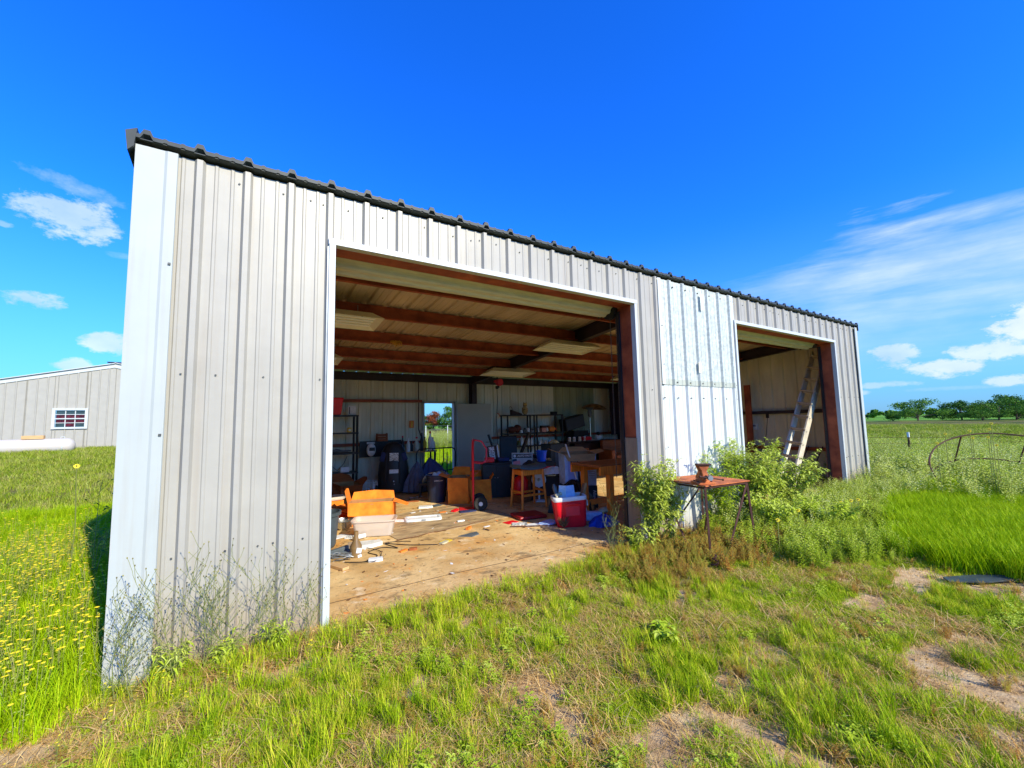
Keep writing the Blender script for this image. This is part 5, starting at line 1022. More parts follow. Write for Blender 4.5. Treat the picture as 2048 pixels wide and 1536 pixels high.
mb = MB(); mb.add([(-.035,-.12,.05),(.035,-.12,.05),(.035,-.03,.05),(-.035,-.03,.05),(-.026,-.06,.14),(.026,-.06,.14),(.026,-.02,.14),(-.026,-.02,.14),(-.065,-.055,.20),(.065,-.055,.20),(.065,-.015,.20),(-.065,-.015,.20)],[(0,3,2,1),(0,1,5,4),(1,2,6,5),(2,3,7,6),(3,0,4,7),(4,5,9,8),(5,6,10,9),(6,7,11,10),(7,4,8,11),(8,9,10,11)]); mb.build('sliding_jaw', RUST, vi, bev=.006)
box('jaw_plate', RUSTD, vi, (0,-.035,.207), (.145,.075,.016), bev=.004)
MB().tube([(0,-.10,.085),(0,-.20,.085)],.016,10).build('screw', RUSTD, vi, True); MB().lathe([(0,-.02),(.026,-.02),(.028,0),(.026,.02),(0,.02)],(0,-.20,.085),12,'y').build('screw_head', GREY, vi, True)
MB().tube([(-.10,-.20,.10),(.13,-.20,.065)],.007,8).build('handle', RUSTD, vi); MB().ball((-.10,-.20,.10),.012,8).ball((.13,-.20,.065),.012,8).build('handle_knob', RUSTD, vi, True)
for sx in (-.07,.07):
    for sy in (-.055,.055): MB().lathe([(0,0),(.011,0),(.011,.010),(0,.012)],(sx,sy,.024),6).build('bolt', RUSTD, vi)

# ------------------------------------------------------------ neighbour shed, tank
NY0, NB = 22.0, thing('neighbour_building', 'grey ribbed metal building with a white framed window beyond the tank', 'building', (-4.45,22,.8))
def roofz(x): return 4.66-.2445*abs(x+4.45) if x > -4.45 else 4.66-.2445*abs(x+4.45)
x = -16.4+.0; x0 = -17.2; xs = []
while x0 < 4.9: xs.append((x0, min(x0+.9144, 4.9))); x0 += .9144
WIN = (-6.33,-5.22,1.78,2.66)
def npan(a, b, zb, zt):
    P = []
    for k in range(4):
        s = a+k*.3048
        for ds, d in ((-.03,0),(-.015,.03),(.015,.03),(.03,0)):
            if a <= s+ds <= b: P.append((s+ds, d))
    if not P or P[0][0] > a+1e-4: P.insert(0, (a,0))
    if P[-1][0] < b-1e-4: P.append((b,0))
    vs = []
    for s, d in P: vs += [(s+4.45, -d, zb-.8), (s+4.45, -d, (roofz(s) if zt is None else zt)-.8)]
    fs = [(2*k, 2*k+2, 2*k+3, 2*k+1) for k in range(len(P)-1)]
    return MB().add(vs, fs).build('wall_panel', NBR, NB)
for a, b in xs:
    if b <= WIN[0] or a >= WIN[1]: npan(a, b, .4, None)
    else:
        if a < WIN[0]: npan(a, WIN[0], .4, None)
        if b > WIN[1]: npan(WIN[1], b, .4, None)
        u, w = max(a, WIN[0]), min(b, WIN[1]); npan(u, w, .4, WIN[2]); npan(u, w, WIN[3], None)
for sgn, xe in ((-1,-17.2),(1,4.9)):
    p0 = Vector((0,-.04,4.66-.8)); p1 = Vector((xe+4.45,-.04,roofz(xe)-.8)); 
    MB().sheet([p0+Vector((0,0,-.13)), p1+Vector((0,0,-.13)), p1+Vector((0,0,.07)), p0+Vector((0,0,.07))], .05 if sgn < 0 else -.05).build('rake_trim', WHITE, NB)
    MB().sheet([p0+Vector((0,-.08,.075)), p1+Vector((0,-.08,.075)), p1+Vector((0,14,.075)), p0+Vector((0,14,.075))], .03).build('roof', WHITE, NB)
    MB().box((xe+4.45, 7, (roofz(xe)-.8)/2-.2), (.05, 14, roofz(xe)-.8+.2)).build('wall', NBR, NB)
MB().box((0,-.02,4.66-.8+.10),(.5,.16,.05)).build('ridge_cap', BLACKM, NB)
wn = MB(); cx = (WIN[0]+WIN[1])/2+4.45; W_, H_ = WIN[1]-WIN[0], WIN[3]-WIN[2]; zc = (WIN[2]+WIN[3])/2-.8
for dx in (-1,1): wn.box((cx+dx*(W_/2-.045),-.03,zc),(.10,.09,H_+.02))
for dz in (-1,1): wn.box((cx,-.03,zc+dz*(H_/2-.035)),(W_-.18,.088,.08))
wf = wn.build('window', WHITE, NB, bev=.004)
box('meeting_rail', WHITE, wf, (cx,-.035,zc), (W_-.18,.05,.045), bev=0)
for k in range(3):
    for r in range(4):
        gx_ = cx-(W_-.2)/3+k*(W_-.2)/3; gz = zc-(H_-.15)*.375+r*(H_-.15)/4
        MB().box((gx_,.01,gz),((W_-.2)/3-.02,.006,(H_-.15)/4-.015)).build('pane', GLASSD if (r == 3 or (r == 0 and k != 1)) else CURT, wf)
for k in range(2): box('muntin', WHITE, wf, (cx-(W_-.2)/6+k*(W_-.2)/3,-.018,zc), (.028,.03,H_-.12), bev=0)
for r in (0,2): box('muntin', WHITE, wf, (cx,-.016,zc-(H_-.15)*.25+r*(H_-.15)/4), (W_-.18,.03,.024), bev=0)
tk = thing('propane_tank', 'long white propane tank lying in the grass before the grey building', 'tank', (-5.15,20.2,1.10), .0)
MB().lathe([(0,.02),(.14,.0),(.23,-.06),(.285,-.15),(.30,-.25),(.30,-3.9),(.285,-4.0),(.23,-4.1),(.14,-4.16),(0,-4.18)],(0,0,0),28,'x').build('vessel', TANKM, tk, True)
MB().lathe([(.302,-.27),(.304,-.28),(.304,-.30),(.302,-.31)],(0,0,0),28,'x').build('weld_seam', WHITE, tk, True)
for xx in (-.35,-1.02,-2.2): MB().tube([(xx-.06,0,.29),(xx-.05,0,.36),(xx+.05,0,.36),(xx+.06,0,.29)],.012,6).build('lifting_lug', WHITE, tk)
for xx in (-.8,-3.3): box('foot', WHITE, tk, (xx,0,-.30), (.12,.36,.12))
bxo('timber_block', 'pale timber board resting on top of the white tank', 'board', WOODP, (-6.30,20.15,1.395), (.60,.20,.14))
# T-post fence
fen = thing('wire_fence', 'sagging wire fence with a white tipped steel post in the right field', 'fence', (19.4,1.0,0))
dr_ = Vector((.80,-.60,0)).normalized()
for k in (-2,-1,0,1,2,3):
    if k == 0:
        q = dr_*0; box('post', RUSTD, fen, (q.x,q.y,.45), (.05,.05,1.0), bev=0); box('post_tip', WHITEP, fen, (q.x,q.y,.99), (.055,.055,.16), bev=0)
    else:
        q = dr_*k*5.5; box('post', RUSTD, fen, (q.x,q.y,.42), (.05,.05,.92), bev=0)
for zz in (.90,.70,.48,.25):
    MB().tube([dr_*s+Vector((0,0,zz-.02*math.sin(s))) for s in np.arange(-11,17,1.0)], .005, 4).build('wire', RUSTD, fen)
# tilted hay ring
hr = thing('hay_ring', 'tilted rusty round hay feeder half sunk in the weeds', 'hay feeder', (13.3,-2.15,.35), rot=(.62,-.10,-.90))
def ring(z, r=1.30, n=40): return [(r*math.cos(2*math.pi*k/n), r*math.sin(2*math.pi*k/n), z) for k in range(n+1)]
MB().tube(ring(.15), .014, 8).build('top_ring', RUSTD, hr, True); MB().tube(ring(-.55), .014, 8).build('bottom_ring', RUSTD, hr, True)
for k in range(8): a = 2*math.pi*k/8+.2; MB().tube([(1.30*math.cos(a),1.30*math.sin(a),-.55),(1.30*math.cos(a),1.30*math.sin(a),.15)],.014,6).build('strut', RUSTD, hr)
None
# trash in the grass
solo('crushed_can', 'crushed pale blue can in the grass below the doorway corner', 'can', BLUEC, MB().tube([(0,0,.03),(.05,.01,.035),(.11,.0,.03)],[.03,.022,.03],10), (4.42,-.62,.04), .4)
solo('chain_coil', 'small rusty chain coil at the foot of the vise table', 'chain', RUSTD, (lambda m: [m.tube([(.05*math.cos(a)*(1-k*.05),.05*math.sin(a)*(1-k*.05),.02+.008*k),(.05*math.cos(a+.8)*(1-k*.05),.05*math.sin(a+.8)*(1-k*.05),.03+.008*k)],.009,5) for k, a in enumerate([j*.8 for j in range(16)])] and m)(MB()), (5.02,-1.0,.06))
solo('plastic_sheet', 'grey plastic sheet half buried in the far wheel rut', 'plastic sheet', mat('grey_film',(.05,.065,.07),.35,0,.3,8), MB().sheet([(-.35,-.06,0),(.0,-.10,0),(.42,-.05,0),(.40,.05,0),(.05,.08,0),(-.3,.05,0)],.012), (6.85,-2.62,.045), -.55)
# crumbs, leaves and splinters on the slab
mb = MB(); rd = random.Random(21)
for k in range(420):
    x = rd.uniform(1.45, 5.0); y = rd.uniform(-.02, 4.6); s = rd.choice((.006,.01,.016,.026)); a = rd.random()*6.28; z = FZ+.001+(.009 if 2.5 < x < 4.7 and 2.05 < y < 3.7 else 0)
    c, q = math.cos(a)*s, math.sin(a)*s; r = rd.uniform(.25,.8); mb.mi = rd.choice((0,0,0,1,2)); mb.sheet([(x-c,y-q,z),(x+q*r,y-c*r,z+s*.1),(x+c,y+q,z+s*.25),(x-q*r,y+c*r,z)], .002)
mb.build('floor_debris', [mat('dry_leaf_crumbs',(.16,.08,.03),.9,0,.5,9), PAPER, CARD], None, kind='stuff')
t = thing('cable', 'orange brown cord lying along the edge of the board sheet', 'cord', (0,0,0)); MB().tube([(2.45+.06*k, 2.0+.012*k+.02*math.sin(k*.9), FZ+.012) for k in range(32)], .005, 5).build('cable', mat('brown_cord',(.14,.06,.025),.7), t, True)
# ------------------------------------------------------------ vegetation
def leafmesh(name, quads, tones, mats_, parent=None, mi=None, kind=None, link=True):
    """quads (N,K,3) polygons; tones (N,) colour tone"""
    q = np.asarray(quads, np.float32); n, k, _ = q.shape
    me = bpy.data.meshes.new(name); me.vertices.add(n*k); me.vertices.foreach_set('co', q.ravel())
    me.loops.add(n*k); me.loops.foreach_set('vertex_index', np.arange(n*k)); me.polygons.add(n); me.polygons.foreach_set('loop_start', np.arange(n)*k)
    me.update(calc_edges=True)
    a = me.attributes.new('tone', 'FLOAT', 'POINT'); a.data.foreach_set('value', np.repeat(np.asarray(tones, np.float32), k))
    for m in (mats_ if isinstance(mats_, (list, tuple)) else [mats_]): me.materials.append(m)
    if mi is not None: me.polygons.foreach_set('material_index', np.asarray(mi, np.int32))
    o = bpy.data.objects.new(name, me)
    if link: COL.objects.link(o)
    if parent: o.parent = parent
    if kind: o['kind'] = kind
    return o
def blades(n, rad, h0, h1, w, lean, rng, curl=1.0):
    """grass blades, 3 stacked quads each, as quads"""
    Q = []; T = []
    for _ in range(n):
        a = rng.random()*6.283; r = rad*math.sqrt(rng.random()); bx, by = r*math.cos(a), r*math.sin(a)
        h = h0+(h1-h0)*rng.random(); d = rng.random()*6.283; ln = h*lean*(.3+rng.random()); wd = w*(.6+.8*rng.random())
        dx, dy = math.cos(d), math.sin(d); sx, sy = -dy*wd/2, dx*wd/2; P = []
        for t in (0,.4,.75,1.0):
            o = ln*(t**2)*curl; z = h*(t-.22*lean*t*t*curl); P.append((bx+dx*o, by+dy*o, z))
        ws = (1,.85,.55,.08); tn = rng.random()
        for k in range(3):
            p, q = P[k], P[k+1]
            Q.append([(p[0]-sx*ws[k],p[1]-sy*ws[k],p[2]),(p[0]+sx*ws[k],p[1]+sy*ws[k],p[2]),(q[0]+sx*ws[k+1],q[1]+sy*ws[k+1],q[2]),(q[0]-sx*ws[k+1],q[1]-sy*ws[k+1],q[2])]); T.append(tn)
    return Q, T
def leafq(c, d, l, w, rng, droop=.3):
    """one pointed leaf as a folded diamond (2 quads): base c, direction d"""
    d = Vector(d).normalized(); u = Vector((0,0,1)).cross(d)
    u = u.normalized() if u.length > .01 else Vector((1,0,0)); nrm = d.cross(u)
    c = Vector(c); m = c+d*l*.45; tip = c+d*l-Vector((0,0,l*droop)); up = nrm*w*.15
    return [[c, m+u*w/2+up, tip, m],[c, m, tip, m-u*w/2+up]]
GR_NEAR = leafmat('turf_green', [(.06,.14,.003),(.19,.33,.004),(.37,.52,.008),(.60,.64,.03),(.72,.54,.10)])
GR_LUSH = leafmat('lush_green', [(.14,.28,.002),(.27,.45,.003),(.40,.56,.005),(.52,.60,.015)])
GR_DRY = leafmat('dry_straw', [(.26,.14,.04),(.48,.30,.09),(.70,.50,.20),(.52,.28,.06),(.78,.62,.30)], tr=.15)
GR_RUSTY = leafmat('russet_weed', [(.24,.09,.02),(.48,.22,.04),(.56,.44,.07),(.38,.46,.04)], tr=.2)
LEAFY = leafmat('weed_leaf', [(.16,.26,.01),(.32,.46,.02),(.52,.64,.05),(.72,.78,.20)])
PALE = leafmat('pale_weed_leaf', [(.22,.30,.02),(.46,.56,.06),(.68,.76,.18),(.88,.90,.45)])
GR_OLIVE = leafmat('olive_field_grass', [(.07,.14,.006),(.20,.31,.012),(.34,.44,.02),(.46,.42,.10),(.50,.56,.14)])
STEMG = leafmat('weed_stem', [(.16,.20,.05),(.36,.34,.12)], tr=0)
FLOW = mat('yellow_petal', (.90,.72,.02), .6, 0, .1, 30)
TREEL = leafmat('tree_leaf', [(.012,.045,.006),(.04,.12,.012),(.10,.22,.02),(.20,.33,.035)], tr=.15)
TREER = leafmat('autumn_leaf', [(.10,.03,.012),(.25,.07,.03),(.36,.12,.05)], tr=.15)
BARK = mat('bark', (.09,.065,.045), .9, 0, .3, 6)
SRC = {}
def variants(key, fn, n=4):
    c = bpy.data.collections.new(key); SRC[key] = c
    for k in range(n):
        o = fn(np.random.default_rng(hash(key) % 1000+k if False else len(key)*31+k), k); c.objects.link(o)
    return c
def mkblades(name, m, *a, **kw):
    def f(rng, k):
        q, t = blades(a[0], *a[1:], rng, **kw); return leafmesh(name, q, t, m, link=False)
    return f
variants('short_turf', mkblades('short_turf', GR_NEAR, 46, .085, .035, .10, .0042, .8), 5)
variants('grass_tuft', mkblades('grass_tuft', GR_NEAR, 40, .05, .10, .24, .0048, .55), 4)
variants('lush_tuft', mkblades('lush_tuft', GR_LUSH, 60, .11, .14, .30, .0065, .5), 4)
variants('dry_straw', mkblades('dry_straw', GR_DRY, 34, .09, .02, .075, .0035, 1.7), 4)
variants('yard_tuft', mkblades('yard_tuft', GR_OLIVE, 46, .085, .035, .10, .0042, .8), 5)
variants('meadow_patch', mkblades('meadow_patch', GR_OLIVE, 130, .5, .10, .26, .02, .6), 4)
variants('lush_patch', mkblades('lush_patch', GR_LUSH, 150, .45, .16, .34, .014, .5), 4)
def small_weed(rng, k):
    Q = []; T = []
    for _ in range(12):
        a = rng.random()*6.28; h = .02+.07*rng.random(); r = .05*rng.random(); tn = rng.random()*.7
        for j in range(4):
            b = a+j*1.6; Q += leafq((r*math.cos(a), r*math.sin(a), h*(.4+.2*j)), (math.cos(b), math.sin(b), .35), .03, .012, rng); T += [tn, tn+.15]
    return leafmesh('small_weed', Q, T, LEAFY, link=False)
variants('small_weed', small_weed, 4)
def stalk(rng, k, H, nl, ll, lw, m, spread=.25, name='weed_stalk', fl=0, stems=5, both=(STEMG,)):
    Q = []; T = []; MI = []
    for s in range(stems):
        a = rng.random()*6.28; h = H*(.6+.5*rng.random()); ln = spread*rng.random()*h; P = [Vector((.03*math.cos(a)+math.cos(a)*ln*t*t, .03*math.sin(a)+math.sin(a)*ln*t*t, h*t)) for t in (0,.35,.7,1)]
        for p, q in zip(P, P[1:]):
            for u in (Vector((.0014,0,0)), Vector((0,.0014,0))): Q.append([p-u, p+u, q+u*.6, q-u*.6]); T.append(rng.random()); MI.append(1)
        for j in range(nl):
            t = .12+.88*j/nl; p = P[0]*(1-t)+P[3]*t; p = Vector((math.cos(a)*(.03+ln*t*t), math.sin(a)*(.03+ln*t*t), h*t)); b = j*2.4+a; tn = rng.random()
            for f in leafq(p, (math.cos(b), math.sin(b), .5), ll*(1.1-.5*t), lw, rng): Q.append(f); T.append(tn); MI.append(0)
        if fl and rng.random() < fl:
            c = P[3]
            for j in range(8):
                b = j*.785; Q.append([c, c+Vector((math.cos(b-.35)*.011, math.sin(b-.35)*.011, .005)), c+Vector((math.cos(b)*.0135, math.sin(b)*.0135, .004)), c+Vector((math.cos(b+.35)*.011, math.sin(b+.35)*.011, .005))]); T.append(.5); MI.append(2)
    return leafmesh(name, Q, T, [m, STEMG, FLOW], mi=MI, link=False)
variants('leafy_weed', lambda r, k: stalk(r, k, .34, 24, .062, .021, LEAFY), 4)
variants('pale_weed', lambda r, k: stalk(r, k, .60, 30, .068, .024, PALE, .4, 'pale_weed'), 4)
variants('russet_weed', lambda r, k: stalk(r, k, .24, 26, .034, .013, GR_RUSTY, .6, 'russet_weed', stems=7), 4)
variants('yellow_flower', lambda r, k: stalk(r, k, .34, 8, .035, .008, LEAFY, .2, 'yellow_flower', fl=1.0, stems=3), 4)
def scatter(name, key, x, y, scl, label_kind='stuff', tilt=.12, zoff=0.0):
    x = np.asarray(x); y = np.asarray(y); n = len(x); z = hgt(x, y)+zoff
    me = bpy.data.meshes.new(name); me.vertices.add(n); me.vertices.foreach_set('co', np.stack([x,y,z],1).astype(np.float32).ravel())
    r = me.attributes.new('rot', 'FLOAT_VECTOR', 'POINT'); rr_ = np.stack([(RNG.random(n)-.5)*2*tilt, (RNG.random(n)-.5)*2*tilt, RNG.random(n)*6.283],1).astype(np.float32); r.data.foreach_set('vector', rr_.ravel())
    s = me.attributes.new('scl', 'FLOAT', 'POINT'); s.data.foreach_set('value', np.asarray(scl, np.float32))
    d = me.attributes.new('idx', 'INT', 'POINT'); d.data.foreach_set('value', RNG.integers(0, len(SRC[key].objects), n).astype(np.int32))
    o = bpy.data.objects.new(name, me); COL.objects.link(o); o['kind'] = label_kind
    g = bpy.data.node_groups.new(name+'_spread', 'GeometryNodeTree'); g.interface.new_socket('Geometry', in_out='INPUT', socket_type='NodeSocketGeometry'); g.interface.new_socket('Geometry', in_out='OUTPUT', socket_type='NodeSocketGeometry')
    gi = g.nodes.new('NodeGroupInput'); go = g.nodes.new('NodeGroupOutput'); ip = g.nodes.new('GeometryNodeInstanceOnPoints'); ci = g.nodes.new('GeometryNodeCollectionInfo')
    ci.inputs['Collection'].default_value = SRC[key]; ci.inputs['Separate Children'].default_value = True; ci.inputs['Reset Children'].default_value = True
    def na(nm, ty):
        a = g.nodes.new('GeometryNodeInputNamedAttribute'); a.data_type = ty; a.inputs[0].default_value = nm; return [q for q in a.outputs if q.enabled and q.name == 'Attribute'][0]
    L = g.links.new; L(gi.outputs[0], ip.inputs['Points']); L(ci.outputs[0], ip.inputs['Instance']); ip.inputs['Pick Instance'].default_value = True
    L(na('idx','INT'), ip.inputs['Instance Index']); L(na('scl','FLOAT'), ip.inputs['Scale'])
    er = g.nodes.new('FunctionNodeEulerToRotation'); L(na('rot','FLOAT_VECTOR'), er.inputs[0]); L(er.outputs[0], ip.inputs['Rotation'])
    L(ip.outputs[0], go.inputs[0]); md = o.modifiers.new('spread', 'NODES'); md.node_group = g
    return o
def inview(x, y, m=.10):
    dx, dy = x-CAM.x, y-CAM.y; d = np.hypot(dx, dy); a = np.arctan2(dx, dy)-math.pi/2+YAW  # angle right of the axis
    return (np.abs(a) < .89+m+.35/np.maximum(d, .5)) & (d > .7)
def free(x, y, gap=0.0):
    shed_ = (x > -.05-gap) & (x < 12.56+gap) & (y > -.075-gap) & (y < 7.38+gap)
    nb = (x > -17.4) & (x < 5) & (y > 21.9) & (y < 36)
    return ~shed_ & ~nb
def rnd(n, x0, x1, y0, y1): return x0+(x1-x0)*RNG.random(n), y0+(y1-y0)*RNG.random(n)
def pick(x, y, p):
    k = (RNG.random(len(x)) < p) & inview(x, y) & free(x, y); return x[k], y[k]
# foreground turf
x, y = rnd(42000, -1.6, 9.0, -4.6, .1); b = bare(x, y); n1 = fbm(x, y, .8, 31)
X1, Y1 = pick(x, y, np.clip(1.15-1.6*b, .03, 1)*ss(8.8, 6.5, x)*np.clip(.42+1.4*ss(.34, .56, fbm(x, y, .35, 33)), 0, 1)); scatter('turf', 'short_turf', X1, Y1, .30+.55*RNG.random(len(X1))**1.3)
x, y = rnd(15000, -1.6, 9.0, -4.6, .1); b = bare(x, y); n1 = fbm(x, y, .55, 41)
X1, Y1 = pick(x, y, ss(.54, .68, n1)*np.clip(1.1-1.5*b, 0, 1)*.8); scatter('tall_grass', 'grass_tuft', X1, Y1, .35+.5*RNG.random(len(X1)))
x, y = rnd(17000, -1.0, 8.5, -4.6, .1); n2 = fbm(x, y, .5, 51); b = bare(x, y)
X1, Y1 = pick(x, y, np.clip(ss(.42, .58, n2)*.9*(1-1.05*b), 0.02, 1)); scatter('dry_grass', 'dry_straw', X1, Y1, .6+.9*RNG.random(len(X1)))
x, y = rnd(13000, -1.0, 9.5, -4.6, .1); n3 = fbm(x, y, .6, 61); b = bare(x, y)
X1, Y1 = pick(x, y, ss(.54, .68, n3)*np.clip(1-1.3*b, 0, 1)*.7); scatter('broadleaf_weeds', 'small_weed', X1, Y1, .45+.7*RNG.random(len(X1)))
# left meadow of yellow flowers, beside the gable
def leftm(x, y): return ss(.05, -.25, x)*ss(-.55, -.05, y)
x, y = rnd(9000, -4.5, .05, -.7, 7.5); X1, Y1 = pick(x, y, leftm(x, y)*np.clip(1-bare(x, y), 0, 1)); scatter('meadow_grass', 'lush_tuft', X1, Y1, (.55+.5*RNG.random(len(X1))))
x, y = rnd(3600, -4.0, .0, -.6, 6.2); X1, Y1 = pick(x, y, leftm(x, y)*ss(7, 3, y)*.8*(fbm(x, y, .6, 77) > .42)); scatter('flower_meadow', 'yellow_flower', X1, Y1, .75+.5*RNG.random(len(X1)))
x, y = rnd(30, -.5, 1.4, -.9, -.12); X1, Y1 = pick(x, y, .8); scatter('stray_flowers', 'yellow_flower', X1, Y1, .35+.3*RNG.random(len(X1)))
x, y = rnd(9000, -14, 3, 5.5, 24); X1, Y1 = pick(x, y, .9*np.ones(9000)*(1-bare(x, y))*(x < .2+.0*y)); scatter('yard_turf', 'yard_tuft', X1, Y1, 1.2+1.2*RNG.random(len(X1)))
# behind the back door
x, y = rnd(5000, 3, 14, 7.6, 26); X1, Y1 = pick(x, y, .8*np.ones(5000)); scatter('back_lawn', 'lush_tuft', X1, Y1, .45+.4*RNG.random(len(X1)))
x, y = rnd(1400, 8, 30, 20, 34); X1, Y1 = pick(x, y, .8*np.ones(1400)); scatter('back_weeds', 'pale_weed', X1, Y1, 1.2+.8*RNG.random(len(X1)))
# lush strip on the right and the rank weeds beyond
def lush(x, y): return ss(7.0, 7.5, x-3.0*np.clip(y+1.95, 0, .95)+.5*(fbm(x, y, .8, 91)-.5))*ss(-.1, -.6, y-(x-7.2)*.12)
x, y = rnd(15000, 6.9, 13.5, -6.5, .6); X1, Y1 = pick(x, y, lush(x, y)); scatter('lush_grass', 'lush_tuft', X1, Y1, .75+.5*RNG.random(len(X1)))
x, y = rnd(1500, 12, 24, -12, 3); X1, Y1 = pick(x, y, .8*np.ones(1500)); scatter('lush_field', 'lush_patch', X1, Y1, .8+.6*RNG.random(len(X1)))
x, y = rnd(4200, 8.2, 24, -9, 4.5); w = ss(10.5, 12.5, x+.6*y*0)*ss(26, 20, x); w = np.maximum(w, ss(-.9, -.1, y)*ss(12.3, 12.8, x)); X1, Y1 = pick(x, y, w*.9); scatter('rank_weeds', 'pale_weed', X1, Y1, .75+.6*RNG.random(len(X1)))
x, y = rnd(2600, 12.6, 26, -9, 6); X1, Y1 = pick(x, y, .6*np.ones(2600)); scatter('green_weeds', 'leafy_weed', X1, Y1, 1.2+1.0*RNG.random(len(X1)))
x, y = rnd(9000, 20, 75, -32, 26); X1, Y1 = pick(x, y, .7*np.ones(9000)); scatter('far_meadow', 'meadow_patch', X1, Y1, .7+.7*RNG.random(len(X1)))
# weeds along the foot of the wall between the doors
def wallw(x, y): return ss(3.6, 4.6, x)*ss(-1.35, -.5, y+.25*(fbm(x, y, .5, 13)-.5))*ss(12.8, 12.0, x)
x, y = rnd(5200, 3.4, 13, -1.6, .12); k = (RNG.random(5200) < wallw(x, y)) & inview(x, y) & (y < np.where((x > 5.1) & (x < 7.4), -.09, .02)); scatter('russet_weeds', 'russet_weed', x[k], y[k], (.55+.55*RNG.random(k.sum()))*np.where(x[k] < 5, .75, 1))
x, y = rnd(2600, 3.7, 13, -1.5, .0); k = (RNG.random(2600) < wallw(x, y)*.8*ss(5.3, 6.2, x)*ss(.40, .55, fbm(x, y, .7, 15))) & inview(x, y) & (y < -.09); scatter('wall_weeds', 'leafy_weed', x[k], y[k], .55+.6*RNG.random(k.sum()))
x, y = rnd(900, 6.0, 12.6, -1.5, -.1); k = (RNG.random(900) < ss(6.1, 7.0, x)*ss(-1.3, -.6, y)) & inview(x, y) & (y < -.09); scatter('door_weeds', 'pale_weed', x[k], y[k], .42+.38*RNG.random(k.sum()))
x, y = rnd(900, .3, 5.0, -.28, -.03); k = RNG.random(900) < .6; scatter('threshold_grass', 'dry_straw', x[k], y[k], 1.2+1.2*RNG.random(k.sum()))
x, y = rnd(1100, 1.35, 4.95, -.10, .75); k = RNG.random(1100) < ss(.75, -.05, y)*.6*ss(.42, .6, fbm(x, y, .3, 19)); scatter('blown_straw', 'dry_straw', x[k], y[k], .25+.35*RNG.random(k.sum()), tilt=1.2, zoff=.075)
x, y = rnd(500, .25, 4.9, -.40, -.07); k = RNG.random(500) < .75; scatter('threshold_tufts', 'grass_tuft', x[k], y[k], .5+.45*RNG.random(k.sum()))

x, y = rnd(2400, 5.8, 10.5, -2.2, -.1); k = (RNG.random(2400) < ss(5.6, 6.6, x)*ss(-2.15, -1.5, y)*ss(.32, .46, fbm(x, y, .6, 17))*(lush(x, y) < .5)) & inview(x, y) & (y < -.09); scatter('pale_ground_weeds', 'leafy_weed', x[k], y[k], .35+.6*RNG.random(k.sum()))
# bushy weeds as plants of their own
def bush(name, label, cat, x, y, H, R, stems, leaves, ll, lw, m, seed, lean=(0,0), group=None, z=None, low=.12):
    rn = np.random.default_rng(seed); z0 = float(hgt(x, y)) if z is None else z
    t = thing(name, label, cat, (x, y, z0), 0, group); Q = []; T = []; mb = MB()
    for s in range(stems):
        a = rn.random()*6.283; h = H*(.62+.42*rn.random()); sp = R*(.3+.8*rn.random()); dx, dy = math.cos(a)*sp+lean[0], math.sin(a)*sp+lean[1]
        P = [Vector((math.cos(a)*.02+dx*u**1.5, math.sin(a)*.02+dy*u**1.5, h*(u-.06*u*u))) for u in (0,.25,.5,.75,1)]
        mb.tube(P, [.0055,.0045,.0035,.0025,.0012], 4, False)
        subs = [(P[k].lerp(P[k+1], rn.random()), rn.random()*6.283) for k in (1,2,2,3,3) for _ in range(2)]
        paths = [P]
        for p, b in subs:
            q = p+Vector((math.cos(b)*.13*H, math.sin(b)*.13*H, .12*H*(.4+rn.random()))); mb.tube([p, q], [.003,.0015], 3, False); paths.append([p, p.lerp(q, .5), q])
        per = leaves//len(paths)
        for PP in paths:
            nl = per*2 if PP is P else per
            for j in range(nl):
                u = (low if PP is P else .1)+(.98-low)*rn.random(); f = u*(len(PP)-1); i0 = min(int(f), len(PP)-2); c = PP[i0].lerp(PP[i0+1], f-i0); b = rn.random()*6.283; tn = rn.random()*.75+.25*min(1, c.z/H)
                l = ll*(.7+.8*rn.random())
                for fq in leafq(c, (math.cos(b), math.sin(b), .7-.9*rn.random()), l, lw*(.9+.6*rn.random()), rn, .35): Q.append(fq); T.append(tn)
    mb.build('stem', MATS['weed_stem'], t); leafmesh('foliage', Q, T, m, t); return t
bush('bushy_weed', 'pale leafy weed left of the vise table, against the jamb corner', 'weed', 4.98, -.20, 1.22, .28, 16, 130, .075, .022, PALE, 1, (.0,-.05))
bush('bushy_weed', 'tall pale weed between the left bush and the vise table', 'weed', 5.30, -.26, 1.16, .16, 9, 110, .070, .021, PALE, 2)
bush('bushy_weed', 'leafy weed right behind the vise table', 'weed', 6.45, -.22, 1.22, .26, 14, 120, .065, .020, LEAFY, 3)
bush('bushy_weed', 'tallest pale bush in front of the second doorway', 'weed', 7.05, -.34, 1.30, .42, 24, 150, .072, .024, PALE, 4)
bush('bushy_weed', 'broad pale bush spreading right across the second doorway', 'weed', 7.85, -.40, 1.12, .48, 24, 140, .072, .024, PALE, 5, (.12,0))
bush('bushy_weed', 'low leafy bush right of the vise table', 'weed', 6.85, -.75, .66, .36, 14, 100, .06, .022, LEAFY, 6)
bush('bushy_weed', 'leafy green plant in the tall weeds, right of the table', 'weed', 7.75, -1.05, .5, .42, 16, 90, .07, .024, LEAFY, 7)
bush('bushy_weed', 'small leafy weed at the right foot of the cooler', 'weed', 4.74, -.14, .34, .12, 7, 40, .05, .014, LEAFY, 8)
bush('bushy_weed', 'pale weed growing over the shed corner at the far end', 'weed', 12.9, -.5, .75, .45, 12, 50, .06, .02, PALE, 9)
bush('bushy_weed', 'olive weed mound beyond the far corner, nearer the fence', 'weed', 14.6, -.9, .8, .7, 14, 50, .08, .03, PALE, 10)
